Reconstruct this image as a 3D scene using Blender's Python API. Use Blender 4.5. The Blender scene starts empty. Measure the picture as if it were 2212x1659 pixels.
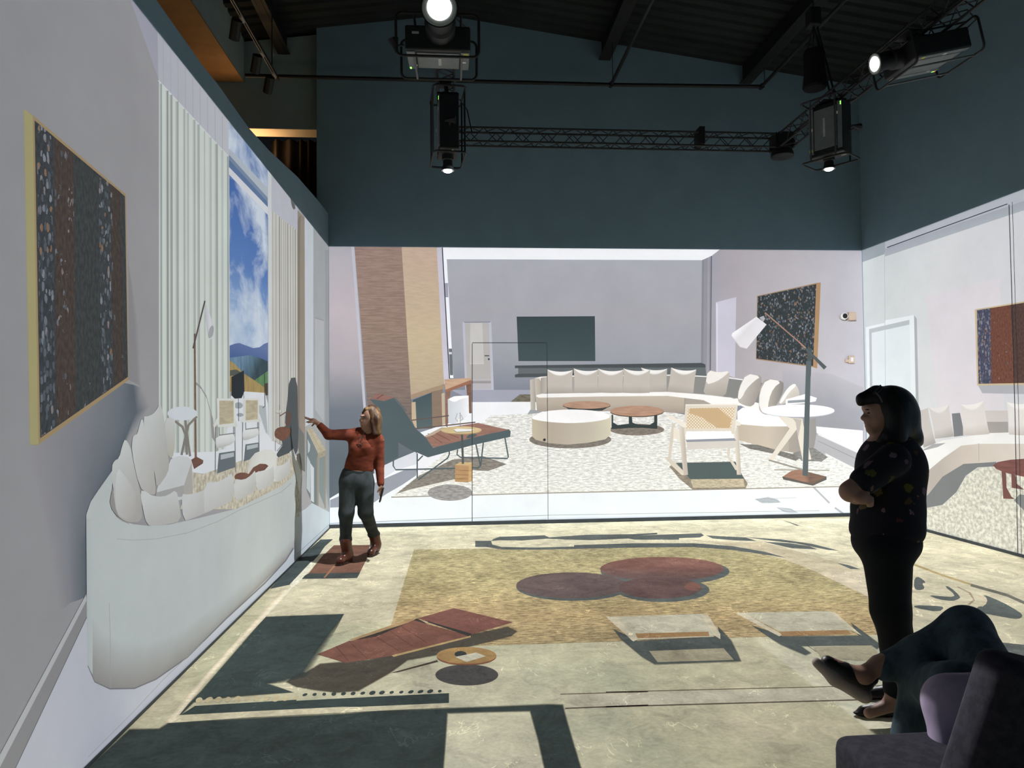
import bpy, bmesh, math, random
import numpy as np
from mathutils import Vector, Matrix
from mathutils.geometry import tessellate_polygon
random.seed(7)
SC = bpy.context.scene
COL = SC.collection
W, H = 2212.0, 1659.0

# ---------------------------------------------------------------- camera
FPX, YAW, PIT, ROL, CAMH = 1555.8, 0.0794, 0.0284, -0.0097, 1.6
XL, XR, YB, ZT = -1.6545, 5.7296, 9.6603, 3.7184
YN = -2.5
CAM = np.array([0.0, 0.0, CAMH])
_cy, _sy, _cp, _sp = math.cos(YAW), math.sin(YAW), math.cos(PIT), math.sin(PIT)
FW = np.array([_sy*_cp, _cy*_cp, _sp]); _r = np.array([_cy, -_sy, 0.0]); _u = np.cross(_r, FW)
RT = math.cos(ROL)*_r + math.sin(ROL)*_u; UP = -math.sin(ROL)*_r + math.cos(ROL)*_u
cam = bpy.data.cameras.new('camera'); camo = bpy.data.objects.new('camera', cam); COL.objects.link(camo)
cam.sensor_fit = 'HORIZONTAL'; cam.sensor_width = 36.0; cam.lens = FPX/W*36.0
cam.clip_start = 0.05; cam.clip_end = 100
camo.matrix_world = Matrix(((RT[0], UP[0], -FW[0], 0), (RT[1], UP[1], -FW[1], 0), (RT[2], UP[2], -FW[2], CAMH), (0, 0, 0, 1)))
SC.camera = camo

def ray(px, py):
    return FW + RT*((px-W/2)/FPX) + UP*((H/2-py)/FPX)
def on(axis, val, px, py):
    d = ray(px, py); t = (val-CAM[axis])/d[axis]
    return CAM + d*t

# ---------------------------------------------------------------- world, view, projector lamps
SC.view_settings.view_transform = 'Standard'; SC.view_settings.look = 'None'
SC.view_settings.exposure = 0.0; SC.view_settings.gamma = 1.0; SC.view_settings.use_curve_mapping = False
wd = bpy.data.worlds.new('world'); SC.world = wd; wd.use_nodes = True
wd.node_tree.nodes['Background'].inputs[0].default_value = (0.004, 0.005, 0.006, 1)

def projector_lamp(name, pos, axis, plane, rect, level, color=(1, 1, 1), soft=0.012, edge=0.012, even=3.0):
    """Point lamp whose beam is a sharp rectangle on a plane, even across it, as a projector lens throws it."""
    L = bpy.data.lights.new(name, 'POINT'); L.energy = 4*math.pi*math.pi*level; L.shadow_soft_size = soft; L.color = color
    o = bpy.data.objects.new(name, L); COL.objects.link(o); o.location = pos
    L.use_nodes = True; nt = L.node_tree; N = nt.nodes; lk = nt.links
    for n in list(N): N.remove(n)
    out = N.new('ShaderNodeOutputLight'); em = N.new('ShaderNodeEmission'); lk.new(em.outputs[0], out.inputs[0])
    geo = N.new('ShaderNodeNewGeometry'); sep = N.new('ShaderNodeSeparateXYZ'); lk.new(geo.outputs['Incoming'], sep.inputs[0])
    def m(op, a, b=None, c=None):
        n = N.new('ShaderNodeMath'); n.operation = op
        for i, v in enumerate((a, b, c)):
            if v is None: continue
            if isinstance(v, (int, float)): n.inputs[i].default_value = v
            else: lk.new(v, n.inputs[i])
        return n.outputs[0]
    comp = [sep.outputs[i] for i in range(3)]
    D = plane-pos[axis]
    t = m('DIVIDE', D, comp[axis])
    ok = m('GREATER_THAN', t, 0.0)
    mask = ok
    oth = [i for i in range(3) if i != axis]
    for i, (lo, hi) in zip(oth, rect):
        h = m('MULTIPLY_ADD', comp[i], t, pos[i])
        a = m('MULTIPLY_ADD', h, 1.0/edge, 0.5-lo/edge); a = m('MINIMUM', m('MAXIMUM', a, 0.0), 1.0)
        b = m('MULTIPLY_ADD', h, -1.0/edge, 0.5+hi/edge); b = m('MINIMUM', m('MAXIMUM', b, 0.0), 1.0)
        mask = m('MULTIPLY', mask, m('MULTIPLY', a, b))
    c = m('ABSOLUTE', comp[axis]); c3 = m('POWER', m('MAXIMUM', c, 0.05), even)
    s = m('MULTIPLY', m('DIVIDE', D*D, c3), mask)
    lk.new(s, em.inputs['Strength'])
    em.inputs['Color'].default_value = (*color, 1); L.color = (1, 1, 1)
    return o
E0 = 0.72
PW = (1.0, 0.99, 1.05)
projector_lamp('projector_lamp_left_wall', (3.28, 5.86, 4.33), 0, XL, ((0.0, YB), (0.0, ZT)), E0*.85, PW)
projector_lamp('projector_lamp_back_wall', (1.95, 3.30, 3.95), 1, YB, ((XL, XR), (0.0, ZT)), E0, PW)
projector_lamp('projector_lamp_right_wall', (-0.10, 3.20, 4.45), 0, XR, ((YN, YB), (0.0, ZT)), E0*1.08, PW)
projector_lamp('projector_lamp_floor_left', (-0.08, 6.98, 3.80), 2, 0.0, ((XL, 2.0), (YN, YB)), E0*1.36, even=1.95)
projector_lamp('projector_lamp_floor_right', (3.69, 7.18, 3.86), 2, 0.0, ((2.0, XR), (YN, YB)), E0*1.36, even=1.95)

# ---------------------------------------------------------------- materials
def lin(c):
    c = c/255.0
    return c/12.92 if c <= 0.04045 else ((c+0.055)/1.055)**2.4
def C(r, g, b, a=1.0): return (lin(r), lin(g), lin(b), a)
MATS = {}
def nodes(mat):
    mat.use_nodes = True; nt = mat.node_tree
    for n in list(nt.nodes): nt.nodes.remove(n)
    out = nt.nodes.new('ShaderNodeOutputMaterial'); return nt, out
def nmath(nt, op, a, b=None):
    n = nt.nodes.new('ShaderNodeMath'); n.operation = op
    for i, v in enumerate((a, b)):
        if v is None: continue
        if isinstance(v, (int, float)): n.inputs[i].default_value = v
        else: nt.links.new(v, n.inputs[i])
    return n.outputs[0]
def nmap(nt, scale, src='Object', rot=(0, 0, 0)):
    tc = nt.nodes.new('ShaderNodeTexCoord'); mp = nt.nodes.new('ShaderNodeMapping')
    mp.inputs['Scale'].default_value = scale; mp.inputs['Rotation'].default_value = rot
    nt.links.new(tc.outputs[src], mp.inputs['Vector']); return mp.outputs[0]
def nnoise(nt, vec, scale=1.0, detail=3.0, rough=0.55, dist=0.0):
    n = nt.nodes.new('ShaderNodeTexNoise'); n.inputs['Scale'].default_value = scale; n.inputs['Detail'].default_value = detail
    n.inputs['Roughness'].default_value = rough; n.inputs['Distortion'].default_value = dist
    nt.links.new(vec, n.inputs['Vector']); return n.outputs[0]
def nramp(nt, fac, stops):
    n = nt.nodes.new('ShaderNodeValToRGB'); e = n.color_ramp.elements
    while len(e) < len(stops): e.new(0.5)
    for el, (p, c) in zip(e, stops): el.position = p; el.color = c if len(c) == 4 else (*c, 1)
    nt.links.new(fac, n.inputs[0]); return n.outputs[0]
def nmix(nt, fac, a, b, mode='MIX'):
    n = nt.nodes.new('ShaderNodeMix'); n.data_type = 'RGBA'; n.blend_type = mode
    def put(sock, v):
        if isinstance(v, (int, float)): sock.default_value = v
        elif isinstance(v, tuple): sock.default_value = v if len(v) == 4 else (*v, 1)
        else: nt.links.new(v, sock)
    put(n.inputs[0], fac); put(n.inputs[6], a); put(n.inputs[7], b); return n.outputs[2]
def ngrey(nt, v):
    n = nt.nodes.new('ShaderNodeCombineXYZ')
    for i in range(3): nt.links.new(v, n.inputs[i])
    return n.outputs[0]
def bsdf(nt, out, color, rough=0.7, metal=0.0, spec=0.3, normal=None, alpha=None):
    b = nt.nodes.new('ShaderNodeBsdfPrincipled')
    if isinstance(color, tuple): b.inputs['Base Color'].default_value = color if len(color) == 4 else (*color, 1)
    else: nt.links.new(color, b.inputs['Base Color'])
    b.inputs['Roughness'].default_value = rough; b.inputs['Metallic'].default_value = metal
    b.inputs['Specular IOR Level'].default_value = spec
    if alpha is not None: nt.links.new(alpha, b.inputs['Alpha'])
    if normal is not None: nt.links.new(normal, b.inputs['Normal'])
    nt.links.new(b.outputs[0], out.inputs[0]); return b
def nbump(nt, height, strength=0.3, dist=0.01):
    n = nt.nodes.new('ShaderNodeBump'); n.inputs['Strength'].default_value = strength; n.inputs['Distance'].default_value = dist
    nt.links.new(height, n.inputs['Height']); return n.outputs[0]
def solid(name, col, rough=0.7, metal=0.0, spec=0.3, var=0.12, scale=18.0, bump=0.0):
    """Procedural material: one colour with noise variation and optional fine relief."""
    if name in MATS: return MATS[name]
    m = bpy.data.materials.new(name); nt, out = nodes(m)
    f = nnoise(nt, nmap(nt, (1, 1, 1)), scale, 4)
    c = nramp(nt, f, [(0.3, tuple(x*(1-var) for x in col[:3])), (0.7, tuple(min(1, x*(1+var)) for x in col[:3]))])
    bsdf(nt, out, c, rough, metal, spec, nbump(nt, f, bump) if bump else None)
    MATS[name] = m; return m
def glow(name, col, strength):
    if name in MATS: return MATS[name]
    m = bpy.data.materials.new(name); nt, out = nodes(m)
    e = nt.nodes.new('ShaderNodeEmission'); e.inputs[0].default_value = (*col[:3], 1); e.inputs[1].default_value = strength
    nt.links.new(e.outputs[0], out.inputs[0]); MATS[name] = m; return m

def concrete_factor(nt):
    v = nmap(nt, (1, 1, 1))
    a = nnoise(nt, v, 1.3, 9, 0.62, 0.4); b = nnoise(nt, v, 7.0, 8, 0.7, 0.8); d = nnoise(nt, v, 42.0, 3, 0.6)
    f = nmath(nt, 'ADD', nmath(nt, 'MULTIPLY', a, 0.75), nmath(nt, 'ADD', nmath(nt, 'MULTIPLY', b, 0.75), nmath(nt, 'MULTIPLY', d, 0.3)))
    f = nmath(nt, 'ADD', nmath(nt, 'MULTIPLY', nmath(nt, 'SUBTRACT', f, 0.9), 1.7), 1.0)
    # scuffs: short bright scratches
    w = nt.nodes.new('ShaderNodeTexNoise'); w.inputs['Scale'].default_value = 4.0; w.inputs['Detail'].default_value = 6.0; w.inputs['Distortion'].default_value = 2.2
    nt.links.new(nmap(nt, (1.0, 0.6, 1.0)), w.inputs['Vector'])
    s = nmath(nt, 'SUBTRACT', w.outputs[0], 0.5); s = nmath(nt, 'ABSOLUTE', s); s = nmath(nt, 'LESS_THAN', s, 0.009)
    g = nmath(nt, 'GREATER_THAN', nnoise(nt, v, 2.6, 5), 0.57)
    return nmath(nt, 'ADD', f, nmath(nt, 'MULTIPLY', nmath(nt, 'MULTIPLY', s, g), 0.5))

def picmat(kind, soft=False):
    """Materials of the projected pictures: flat print colour from the mesh, times a procedural texture of the kind of surface pictured."""
    key = 'picture_'+kind+('_soft' if soft else '')
    if key in MATS: return MATS[key]
    m = bpy.data.materials.new(key); nt, out = nodes(m)
    at = nt.nodes.new('ShaderNodeAttribute'); at.attribute_name = 'Col'; col = at.outputs['Color']
    def mul(f):
        return nmix(nt, 1.0, col, ngrey(nt, f), 'MULTIPLY')
    def band(f, lo, hi, a=0.3):
        n = nt.nodes.new('ShaderNodeMapRange'); nt.links.new(f, n.inputs[0]); n.inputs[1].default_value = a; n.inputs[2].default_value = 1-a
        n.inputs[3].default_value = lo; n.inputs[4].default_value = hi; return n.outputs[0]
    if kind == 'plain':
        c = mul(band(nnoise(nt, nmap(nt, (1, 1, 1)), 2.2, 6, 0.6), 0.96, 1.04))
    elif kind == 'rug':
        f = nnoise(nt, nmap(nt, (13, 60, 1)), 1.0, 4, 0.75); c = mul(band(f, 0.66, 1.22, 0.38))
    elif kind == 'fleece':
        f = nnoise(nt, nmap(nt, (22, 22, 1)), 1.0, 4, 0.6); c = mul(band(f, 0.72, 1.2, 0.38))
    elif kind == 'floorrug':
        f = nnoise(nt, nmap(nt, (11, 46, 1)), 1.0, 4, 0.78); c = nmix(nt, 1.0, col, ngrey(nt, nmath(nt, 'MULTIPLY', band(f, 0.46, 1.5, 0.38), concrete_factor(nt))), 'MULTIPLY')
    elif kind == 'concrete':
        c = nmix(nt, 1.0, col, ngrey(nt, concrete_factor(nt)), 'MULTIPLY')
    elif kind == 'stone':
        f = nnoise(nt, nmap(nt, (4, 42, 1)), 1.0, 6, 0.7); c = mul(band(f, 0.82, 1.16, 0.38))
    elif kind == 'stone2':
        f = nnoise(nt, nmap(nt, (6, 30, 1), rot=(0, 0, 0.6)), 1.0, 6, 0.7); c = mul(band(f, 0.9, 1.08))
    elif kind == 'wood':
        f = nnoise(nt, nmap(nt, (5, 34, 1)), 1.0, 5, 0.6, 0.5); c = mul(band(f, 0.82, 1.16))
    elif kind == 'sky':
        f = nnoise(nt, nmap(nt, (1.5, 2.3, 1)), 1.0, 8, 0.6, 0.3)
        r = nramp(nt, f, [(0.42, (0, 0, 0)), (0.62, (1, 1, 1))]); c = nmix(nt, r, col, C(206, 218, 230))
    elif kind == 'grass':
        f = nnoise(nt, nmap(nt, (20, 5, 1)), 1.0, 4); c = mul(band(f, 0.75, 1.2))
    elif kind == 'cane':
        v = nt.nodes.new('ShaderNodeTexVoronoi'); v.inputs['Scale'].default_value = 34.0; v.inputs['Randomness'].default_value = 0.0
        nt.links.new(nmap(nt, (1, 1, 1), rot=(0, 0, 0.78)), v.inputs['Vector'])
        k = nmath(nt, 'LESS_THAN', v.outputs['Distance'], 0.34); c = nmix(nt, k, col, C(242, 236, 220))
    elif kind == 'art':
        # woven flecks: alpha of the mesh colour says how dense the pale stitches are
        vor = nt.nodes.new('ShaderNodeTexVoronoi'); vor.inputs['Scale'].default_value = 44.0; nt.links.new(nmap(nt, (1, 0.55, 1)), vor.inputs['Vector'])
        dots = nmath(nt, 'LESS_THAN', vor.outputs['Distance'], nmath(nt, 'MULTIPLY', nnoise(nt, nmap(nt, (30, 30, 1)), 1.0, 2), 0.85))
        g = nmath(nt, 'LESS_THAN', nnoise(nt, nmap(nt, (14, 9, 1)), 1.0, 3), nmath(nt, 'ADD', nmath(nt, 'MULTIPLY', at.outputs['Alpha'], 0.36), 0.26))
        tone = nnoise(nt, nmap(nt, (60, 28, 1)), 1.0, 4)
        c0 = nmix(nt, 1.0, col, ngrey(nt, band(tone, 0.72, 1.28)), 'MULTIPLY')
        sepc = nt.nodes.new('ShaderNodeSeparateColor'); nt.links.new(vor.outputs['Color'], sepc.inputs[0])
        c = nmix(nt, nmath(nt, 'MULTIPLY', nmath(nt, 'MULTIPLY', dots, g), 0.75), c0, nramp(nt, sepc.outputs[0], [(0.3, C(92, 100, 108)), (0.7, C(150, 156, 166)), (0.9, C(150, 118, 92))]))
    bsdf(nt, out, c, 0.92, 0, 0.08, alpha=at.outputs['Alpha'] if soft else None)
    MATS[key] = m; return m

# ---------------------------------------------------------------- object helpers
def tag(o, label=None, cat=None, group=None, kind=None):
    if label: o['label'] = label
    if cat: o['category'] = cat
    if group: o['group'] = group
    if kind: o['kind'] = kind
    return o
def empty(name, loc=(0, 0, 0), label=None, cat=None, group=None):
    o = bpy.data.objects.new(name, None); COL.objects.link(o); o.location = loc; o.empty_display_size = 0.1
    return tag(o, label, cat, group)
def meshobj(name, verts, faces, mat, parent=None, smooth=False, loc=None):
    me = bpy.data.meshes.new(name); me.from_pydata([tuple(v) for v in verts], [], [tuple(f) for f in faces]); me.update()
    if smooth: me.polygons.foreach_set('use_smooth', [True]*len(me.polygons))
    return linkmesh(name, me, mat, parent, loc)
def linkmesh(name, me, mat, parent=None, loc=None):
    o = bpy.data.objects.new(name, me); COL.objects.link(o)
    if mat is not None and not me.materials: me.materials.append(mat)
    if parent is not None:
        o.parent = parent
        p = parent; M = Matrix.Identity(4)
        o.matrix_parent_inverse = M
    if loc is not None: o.location = loc
    return o
class MB:
    """Collects boxes, tubes, lathes and prisms in world or local coordinates as one mesh."""
    def __init__(s): s.bm = bmesh.new()
    def box(s, c, size, rot=None, bevel=0.0, seg=2):
        M = Matrix.Translation(Vector(c)) @ (rot.to_4x4() if rot is not None else Matrix.Identity(4)) @ Matrix.Diagonal((*size, 1))
        r = bmesh.ops.create_cube(s.bm, size=1.0, matrix=M)
        if bevel:
            ed = list({e for v in r['verts'] for e in v.link_edges})
            bmesh.ops.bevel(s.bm, geom=ed, offset=bevel, segments=seg, affect='EDGES', profile=0.5)
        return s
    def tube(s, pts, r, n=10, closed=False, caps=True, rads=None):
        pts = [Vector(p) for p in pts]; rings = []
        N = len(pts); up = None
        for i, p in enumerate(pts):
            a = pts[(i-1) % N] if (i > 0 or closed) else p; b = pts[(i+1) % N] if (i < N-1 or closed) else p
            t = (b-a).normalized()
            if up is None: up = Vector((0, 0, 1)) if abs(t.z) < 0.9 else Vector((1, 0, 0))
            x = t.cross(up).normalized(); up = x.cross(t).normalized()
            rr = rads[i] if rads else r
            rings.append([s.bm.verts.new(p+(x*math.cos(2*math.pi*k/n)+up*math.sin(2*math.pi*k/n))*rr) for k in range(n)])
        for i in range(N if closed else N-1):
            A, B = rings[i], rings[(i+1) % N]
            for k in range(n): s.bm.faces.new((A[k], A[(k+1) % n], B[(k+1) % n], B[k]))
        if caps and not closed:
            s.bm.faces.new(rings[0][::-1]); s.bm.faces.new(rings[-1])
        return s
    def lathe(s, prof, c=(0, 0, 0), M=None, n=28):
        M = (M.to_4x4() if M is not None else Matrix.Identity(4)); c = Vector(c); rings = []
        for r, z in prof:
            rings.append([s.bm.verts.new(c+M @ Vector((r*math.cos(2*math.pi*k/n), r*math.sin(2*math.pi*k/n), z))) for k in range(n)])
        for A, B in zip(rings, rings[1:]):
            for k in range(n): s.bm.faces.new((A[k], A[(k+1) % n], B[(k+1) % n], B[k]))
        s.bm.faces.new(rings[0][::-1]); s.bm.faces.new(rings[-1])
        return s
    def prism(s, pts, vec):
        vec = Vector(vec); a = [s.bm.verts.new(Vector(p)) for p in pts]; b = [s.bm.verts.new(Vector(p)+vec) for p in pts]
        s.bm.faces.new(a); s.bm.faces.new(b[::-1]); n = len(pts)
        for i in range(n): s.bm.faces.new((a[i], b[i], b[(i+1) % n], a[(i+1) % n]))
        return s
    def build(s, name, mat, parent=None, smooth=False, loc=None):
        bmesh.ops.recalc_face_normals(s.bm, faces=s.bm.faces)
        me = bpy.data.meshes.new(name); s.bm.to_mesh(me); s.bm.free()
        if smooth:
            me.polygons.foreach_set('use_smooth', [True]*len(me.polygons))
            try: me.set_sharp_from_angle(angle=math.radians(40))
            except Exception: pass
        return linkmesh(name, me, mat, parent, loc)

# zoom frames of the photograph: (origin x, origin y, pixels per zoom unit)
FR = {'A1': (0, 0, 740/2192), 'A2': (700, 0, 740/2192), 'A3': (1440, 0, 772/2212), 'A4': (0, 540, 740/2192), 'A5': (0, 1100, 740/2196),
      'B1': (700, 520, 540/2212), 'B2': (640, 800, 540/2212), 'B3': (1100, 720, 540/2212), 'B4': (1480, 520, 540/2212), 'B5': (1480, 780, 732/2208),
      'C1': (640, 860, 220/960), 'C2': (1700, 1220, 512/1935), 'C3': (1780, 800, 260/1078), 'C4': (640, 1130, 760/2212), 'C5': (1240, 1100, 760/2212),
      'D5': (440, 0, 280/968), 'D6': (440, 780, 300/1464), 'D7': (180, 860, 300/1659), 'D8': (1960, 400, 252/498), 'P': (0, 0, 1)}
def Z(fr, *v):
    x0, y0, s = FR[fr]
    return [(x0+v[i]*s, y0+v[i+1]*s) for i in range(0, len(v), 2)]

# ---------------------------------------------------------------- projected pictures
class Wall:
    def __init__(s, root, axis, val, O, U, V, N, umax, vmax, umin=0, vmin=0, kind='plain'):
        s.root, s.axis, s.val, s.O, s.U, s.V, s.N = root, axis, val, np.array(O, float), np.array(U, float), np.array(V, float), np.array(N, float)
        s.rect = (umin, umax, vmin, vmax); s.layer = 0; s.kind = kind; s.boxes = []; s.gain = 1.0
        M = Matrix.Identity(4)
        for i in range(3): M[i][0] = U[i]; M[i][1] = V[i]; M[i][2] = N[i]; M[i][3] = O[i]
        root.matrix_world = M
    def uv(s, px, py):
        d = on(s.axis, s.val, px, py)-s.O
        return np.array([d@s.U, d@s.V])
DESAT = 0.16
def desat(c):
    l = .25*c[0]+.6*c[1]+.15*c[2]
    return tuple(x+(l-x)*DESAT for x in c)
def clip_half(poly, nx, ny, d):
    """keep u*nx+v*ny >= d; vertices are (u, v, r, g, b, a)"""
    out = []
    n = len(poly)
    for i in range(n):
        P, Q = poly[i], poly[(i+1) % n]
        a = P[0]*nx+P[1]*ny-d; b = Q[0]*nx+Q[1]*ny-d
        if a >= 0: out.append(P)
        if (a >= 0) != (b >= 0):
            t = a/(a-b); out.append(tuple(p+(q-p)*t for p, q in zip(P, Q)))
    return out
def ellipse_pts(cx, cy, rx, ry, a0=0, a1=360, n=32, rot=0):
    o = []
    for k in range(n if a1-a0 >= 360 else n+1):
        a = math.radians(a0+(a1-a0)*k/n); x, y = rx*math.cos(a), ry*math.sin(a); c, s_ = math.cos(rot), math.sin(rot)
        o.append((cx+x*c-y*s_, cy+x*s_+y*c))
    return o
def smooth_closed(pts, it=2):
    for _ in range(it):
        q = []
        for i in range(len(pts)):
            a, b = pts[i], pts[(i+1) % len(pts)]
            q += [(a[0]*.75+b[0]*.25, a[1]*.75+b[1]*.25), (a[0]*.25+b[0]*.75, a[1]*.25+b[1]*.75)]
        pts = q
    return pts
class Pic:
    def __init__(s, wall, name, parent=None, mat=None, label=None):
        s.w, s.name, s.parent, s.mat, s.label = wall, name, parent, mat or wall.kind, label
        s.v, s.f, s.fm, s.c, s.mats = [], [], [], [], []; s.obj = None
    def _mi(s, key):
        if key not in s.mats: s.mats.append(key)
        return s.mats.index(key)
    def _add(s, poly, key, lay):
        u0, u1, v0, v1 = s.w.rect
        poly = [(q[0], q[1], *(x*s.w.gain for x in desat(q[2:5])), q[5]) for q in poly]
        for nx, ny, d in ((1, 0, u0), (-1, 0, -u1), (0, 1, v0), (0, -1, -v1)):
            poly = clip_half(poly, nx, ny, d)
            if len(poly) < 3: return
        pts = [Vector((p[0], p[1], 0)) for p in poly]
        tris = tessellate_polygon([pts])
        b = len(s.v); z = 0.0005+lay*0.00005
        s.v += [(p[0], p[1], z) for p in poly]; s.c += [tuple(p[2:6]) for p in poly]
        mi = s._mi(key)
        for t in tris:
            a, bb, c = (poly[i] for i in t)
            cr = (bb[0]-a[0])*(c[1]-a[1])-(bb[1]-a[1])*(c[0]-a[0])
            t = t if cr > 0 else t[::-1]
            s.f.append(tuple(b+i for i in t)); s.fm.append(mi)
    def _uv(s, pts): return [s.w.uv(*p) for p in pts]
    def _lay(s, uv):
        # one step above whatever it covers, so the picture stays as thin as paint
        a = np.array([q[:2] for q in uv]); lo, hi = a.min(0), a.max(0); k = 0
        for l0, h0, n in s.w.boxes:
            if n > k and (lo < h0).all() and (hi > l0).all(): k = n
        s.w.boxes.append((lo, hi, k+1)); s.w.layer = max(s.w.layer, k+1); return k+1
    def poly(s, pts, col, mat=None, sm=0):
        if sm: pts = smooth_closed(pts, sm)
        uv = s._uv(pts); s._add([(*q, *col) for q in uv], (mat or s.mat, False), s._lay(uv)); return s
    def grad(s, pts, p0, p1, stops, mat=None, sm=0):
        if sm: pts = smooth_closed(pts, sm)
        a, b = s.w.uv(*p0), s.w.uv(*p1); d = b-a; L = float(d@d); d = d/L
        T = [t for t, _ in stops]; uv = s._uv(pts); lay = s._lay(uv)
        def col(q):
            t = float((np.array(q[:2])-a)@d)
            return tuple(float(np.interp(t, T, [c[i] for _, c in stops])) for i in range(4))
        cuts = [-1e9]+T+[1e9]; o = float(a@d)
        for lo, hi in zip(cuts, cuts[1:]):
            P = [(*q, 0, 0, 0, 1) for q in uv]
            P = clip_half(P, d[0], d[1], lo+o); 
            if len(P) < 3: continue
            P = clip_half(P, -d[0], -d[1], -(hi+o))
            if len(P) < 3: continue
            s._add([(q[0], q[1], *col(q)) for q in P], (mat or s.mat, False), lay)
        return s
    def strip(s, lines, cols, mat=None, soft=False):
        lay = s._lay(s._uv([q for l_ in lines for q in l_]))
        for A, B, ca, cb in zip(lines, lines[1:], cols, cols[1:]):
            A, B = s._uv(A), s._uv(B)
            for i in range(len(A)-1):
                k0, k1 = (ca[i], ca[i+1]) if isinstance(ca, list) else (ca, ca); m0, m1 = (cb[i], cb[i+1]) if isinstance(cb, list) else (cb, cb)
                s._add([(*A[i], *k0), (*A[i+1], *k1), (*B[i+1], *m1), (*B[i], *m0)], (mat or s.mat, soft), lay)
        return s
    def line(s, pts, w, col, mat=None):
        ws = w if isinstance(w, (list, tuple)) else [w]*len(pts); L, R = [], []
        for i, p in enumerate(pts):
            a = pts[max(i-1, 0)]; b = pts[min(i+1, len(pts)-1)]; dx, dy = b[0]-a[0], b[1]-a[1]; l = math.hypot(dx, dy) or 1
            nx, ny = -dy/l*ws[i]/2, dx/l*ws[i]/2; L.append((p[0]+nx, p[1]+ny)); R.append((p[0]-nx, p[1]-ny))
        L, R = s._uv(L), s._uv(R); lay = s._lay(L+R)
        for i in range(len(pts)-1):
            s._add([(*L[i], *col), (*L[i+1], *col), (*R[i+1], *col), (*R[i], *col)], (mat or s.mat, False), lay)
        return s
    def ell(s, fr, cx, cy, rx, ry, col, mat=None, a0=0, a1=360):
        x0, y0, k = FR[fr]
        return s.poly(ellipse_pts(x0+cx*k, y0+cy*k, rx*k, ry*k, a0, a1), col, mat)
    def soft(s, pts, w, col, mat=None):
        """polygon with a blurred rim, as the out-of-focus edges of the projected picture"""
        A = sum(pts[i][0]*pts[(i+1) % len(pts)][1]-pts[(i+1) % len(pts)][0]*pts[i][1] for i in range(len(pts)))
        sg = 1 if A > 0 else -1; n = len(pts); ins, outs = [], []
        ww = w if isinstance(w, (list, tuple)) else [w]*n
        for i, p in enumerate(pts):
            a, b = pts[i-1], pts[(i+1) % n]
            n1 = np.array([p[1]-a[1], -(p[0]-a[0])], float); n2 = np.array([b[1]-p[1], -(b[0]-p[0])], float)
            n1 /= (np.linalg.norm(n1) or 1); n2 /= (np.linalg.norm(n2) or 1); m = n1+n2; m /= max(np.linalg.norm(m), .3); m = m/max(.5, float(m@n1))*sg
            ins.append((p[0]-m[0]*ww[i]/2, p[1]-m[1]*ww[i]/2)); outs.append((p[0]+m[0]*ww[i]/2, p[1]+m[1]*ww[i]/2))
        s.poly(ins, col, mat); c0 = (*col[:3], 0.0)
        return s.strip([ins+ins[:1], outs+outs[:1]], [col, c0], mat, soft=True)
    def done(s):
        me = bpy.data.meshes.new(s.name); me.from_pydata(s.v, [], s.f)
        for k, sf in s.mats: me.materials.append(picmat(k, sf))
        me.polygons.foreach_set('material_index', s.fm)
        at = me.color_attributes.new('Col', 'FLOAT_COLOR', 'POINT'); at.data.foreach_set('color', [x for c in s.c for x in c]); me.update()
        o = bpy.data.objects.new(s.name, me); COL.objects.link(o); o.parent = s.parent or s.w.root
        if s.label: o['label'] = s.label
        s.obj = o; return o
# ---------------------------------------------------------------- the room
def struct(o): o['kind'] = 'structure'; return o
PAINT = solid('grey_wall_paint', (0.168, 0.262, 0.335), 0.85, 0, 0.2, 0.05, 3.0, 0.02)
PAINT2 = solid('green_grey_wall_paint', (0.25, 0.32, 0.33), 0.85, 0, 0.2, 0.06, 3.0)
BLACK = solid('matt_black_metal', (0.012, 0.013, 0.014), 0.55, 0.0, 0.3, 0.2, 30)
DARK = solid('dark_roof_deck', (0.016, 0.02, 0.022), 0.8, 0, 0.2, 0.25, 2.0)
GAP_DARK = solid('dark_gap_fill', (0.03, 0.038, 0.042), 0.6, 0, 0.3, 0.2, 8)
ORANGE = solid('orange_wood_soffit', (0.32, 0.17, 0.07), 0.6, 0, 0.3, 0.15, 6)

# floor: slabs of pale concrete with saw-cut joints between them
def concrete_mat():
    m = bpy.data.materials.new('pale_concrete'); nt, out = nodes(m)
    f = concrete_factor(nt); v = nmap(nt, (1, 1, 1))
    c = nramp(nt, nnoise(nt, v, 0.9, 6, 0.6), [(0.32, C(162, 164, 136)), (0.5, C(186, 181, 150)), (0.7, C(200, 189, 160))])
    c = nmix(nt, 1.0, c, ngrey(nt, f), 'MULTIPLY')
    bsdf(nt, out, c, 0.6, 0, 0.25, nbump(nt, f, 0.08)); return m
CONC = concrete_mat()
fl = struct(meshobj('floor', [(XL-.2, YN, -.06), (XR+.2, YN, -.06), (XR+.2, YB+.2, -.06), (XL-.2, YB+.2, -.06)], [(0, 1, 2, 3)], GAP_DARK))
J1 = [on(2, 0, *p)[:2] for p in ((1355, 1130), (1755, 1402))]
J2 = [on(2, 0, *p)[:2] for p in ((640, 1328), (1876, 1297))]
def side(J):
    d = J[1]-J[0]; d = d/np.linalg.norm(d); n = np.array([-d[1], d[0]]); return n, float(n@J[0])
base = [(XL, YN, 0, 0, 0, 0), (XR, YN, 0, 0, 0, 0), (XR, YB, 0, 0, 0, 0), (XL, YB, 0, 0, 0, 0)]
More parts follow.
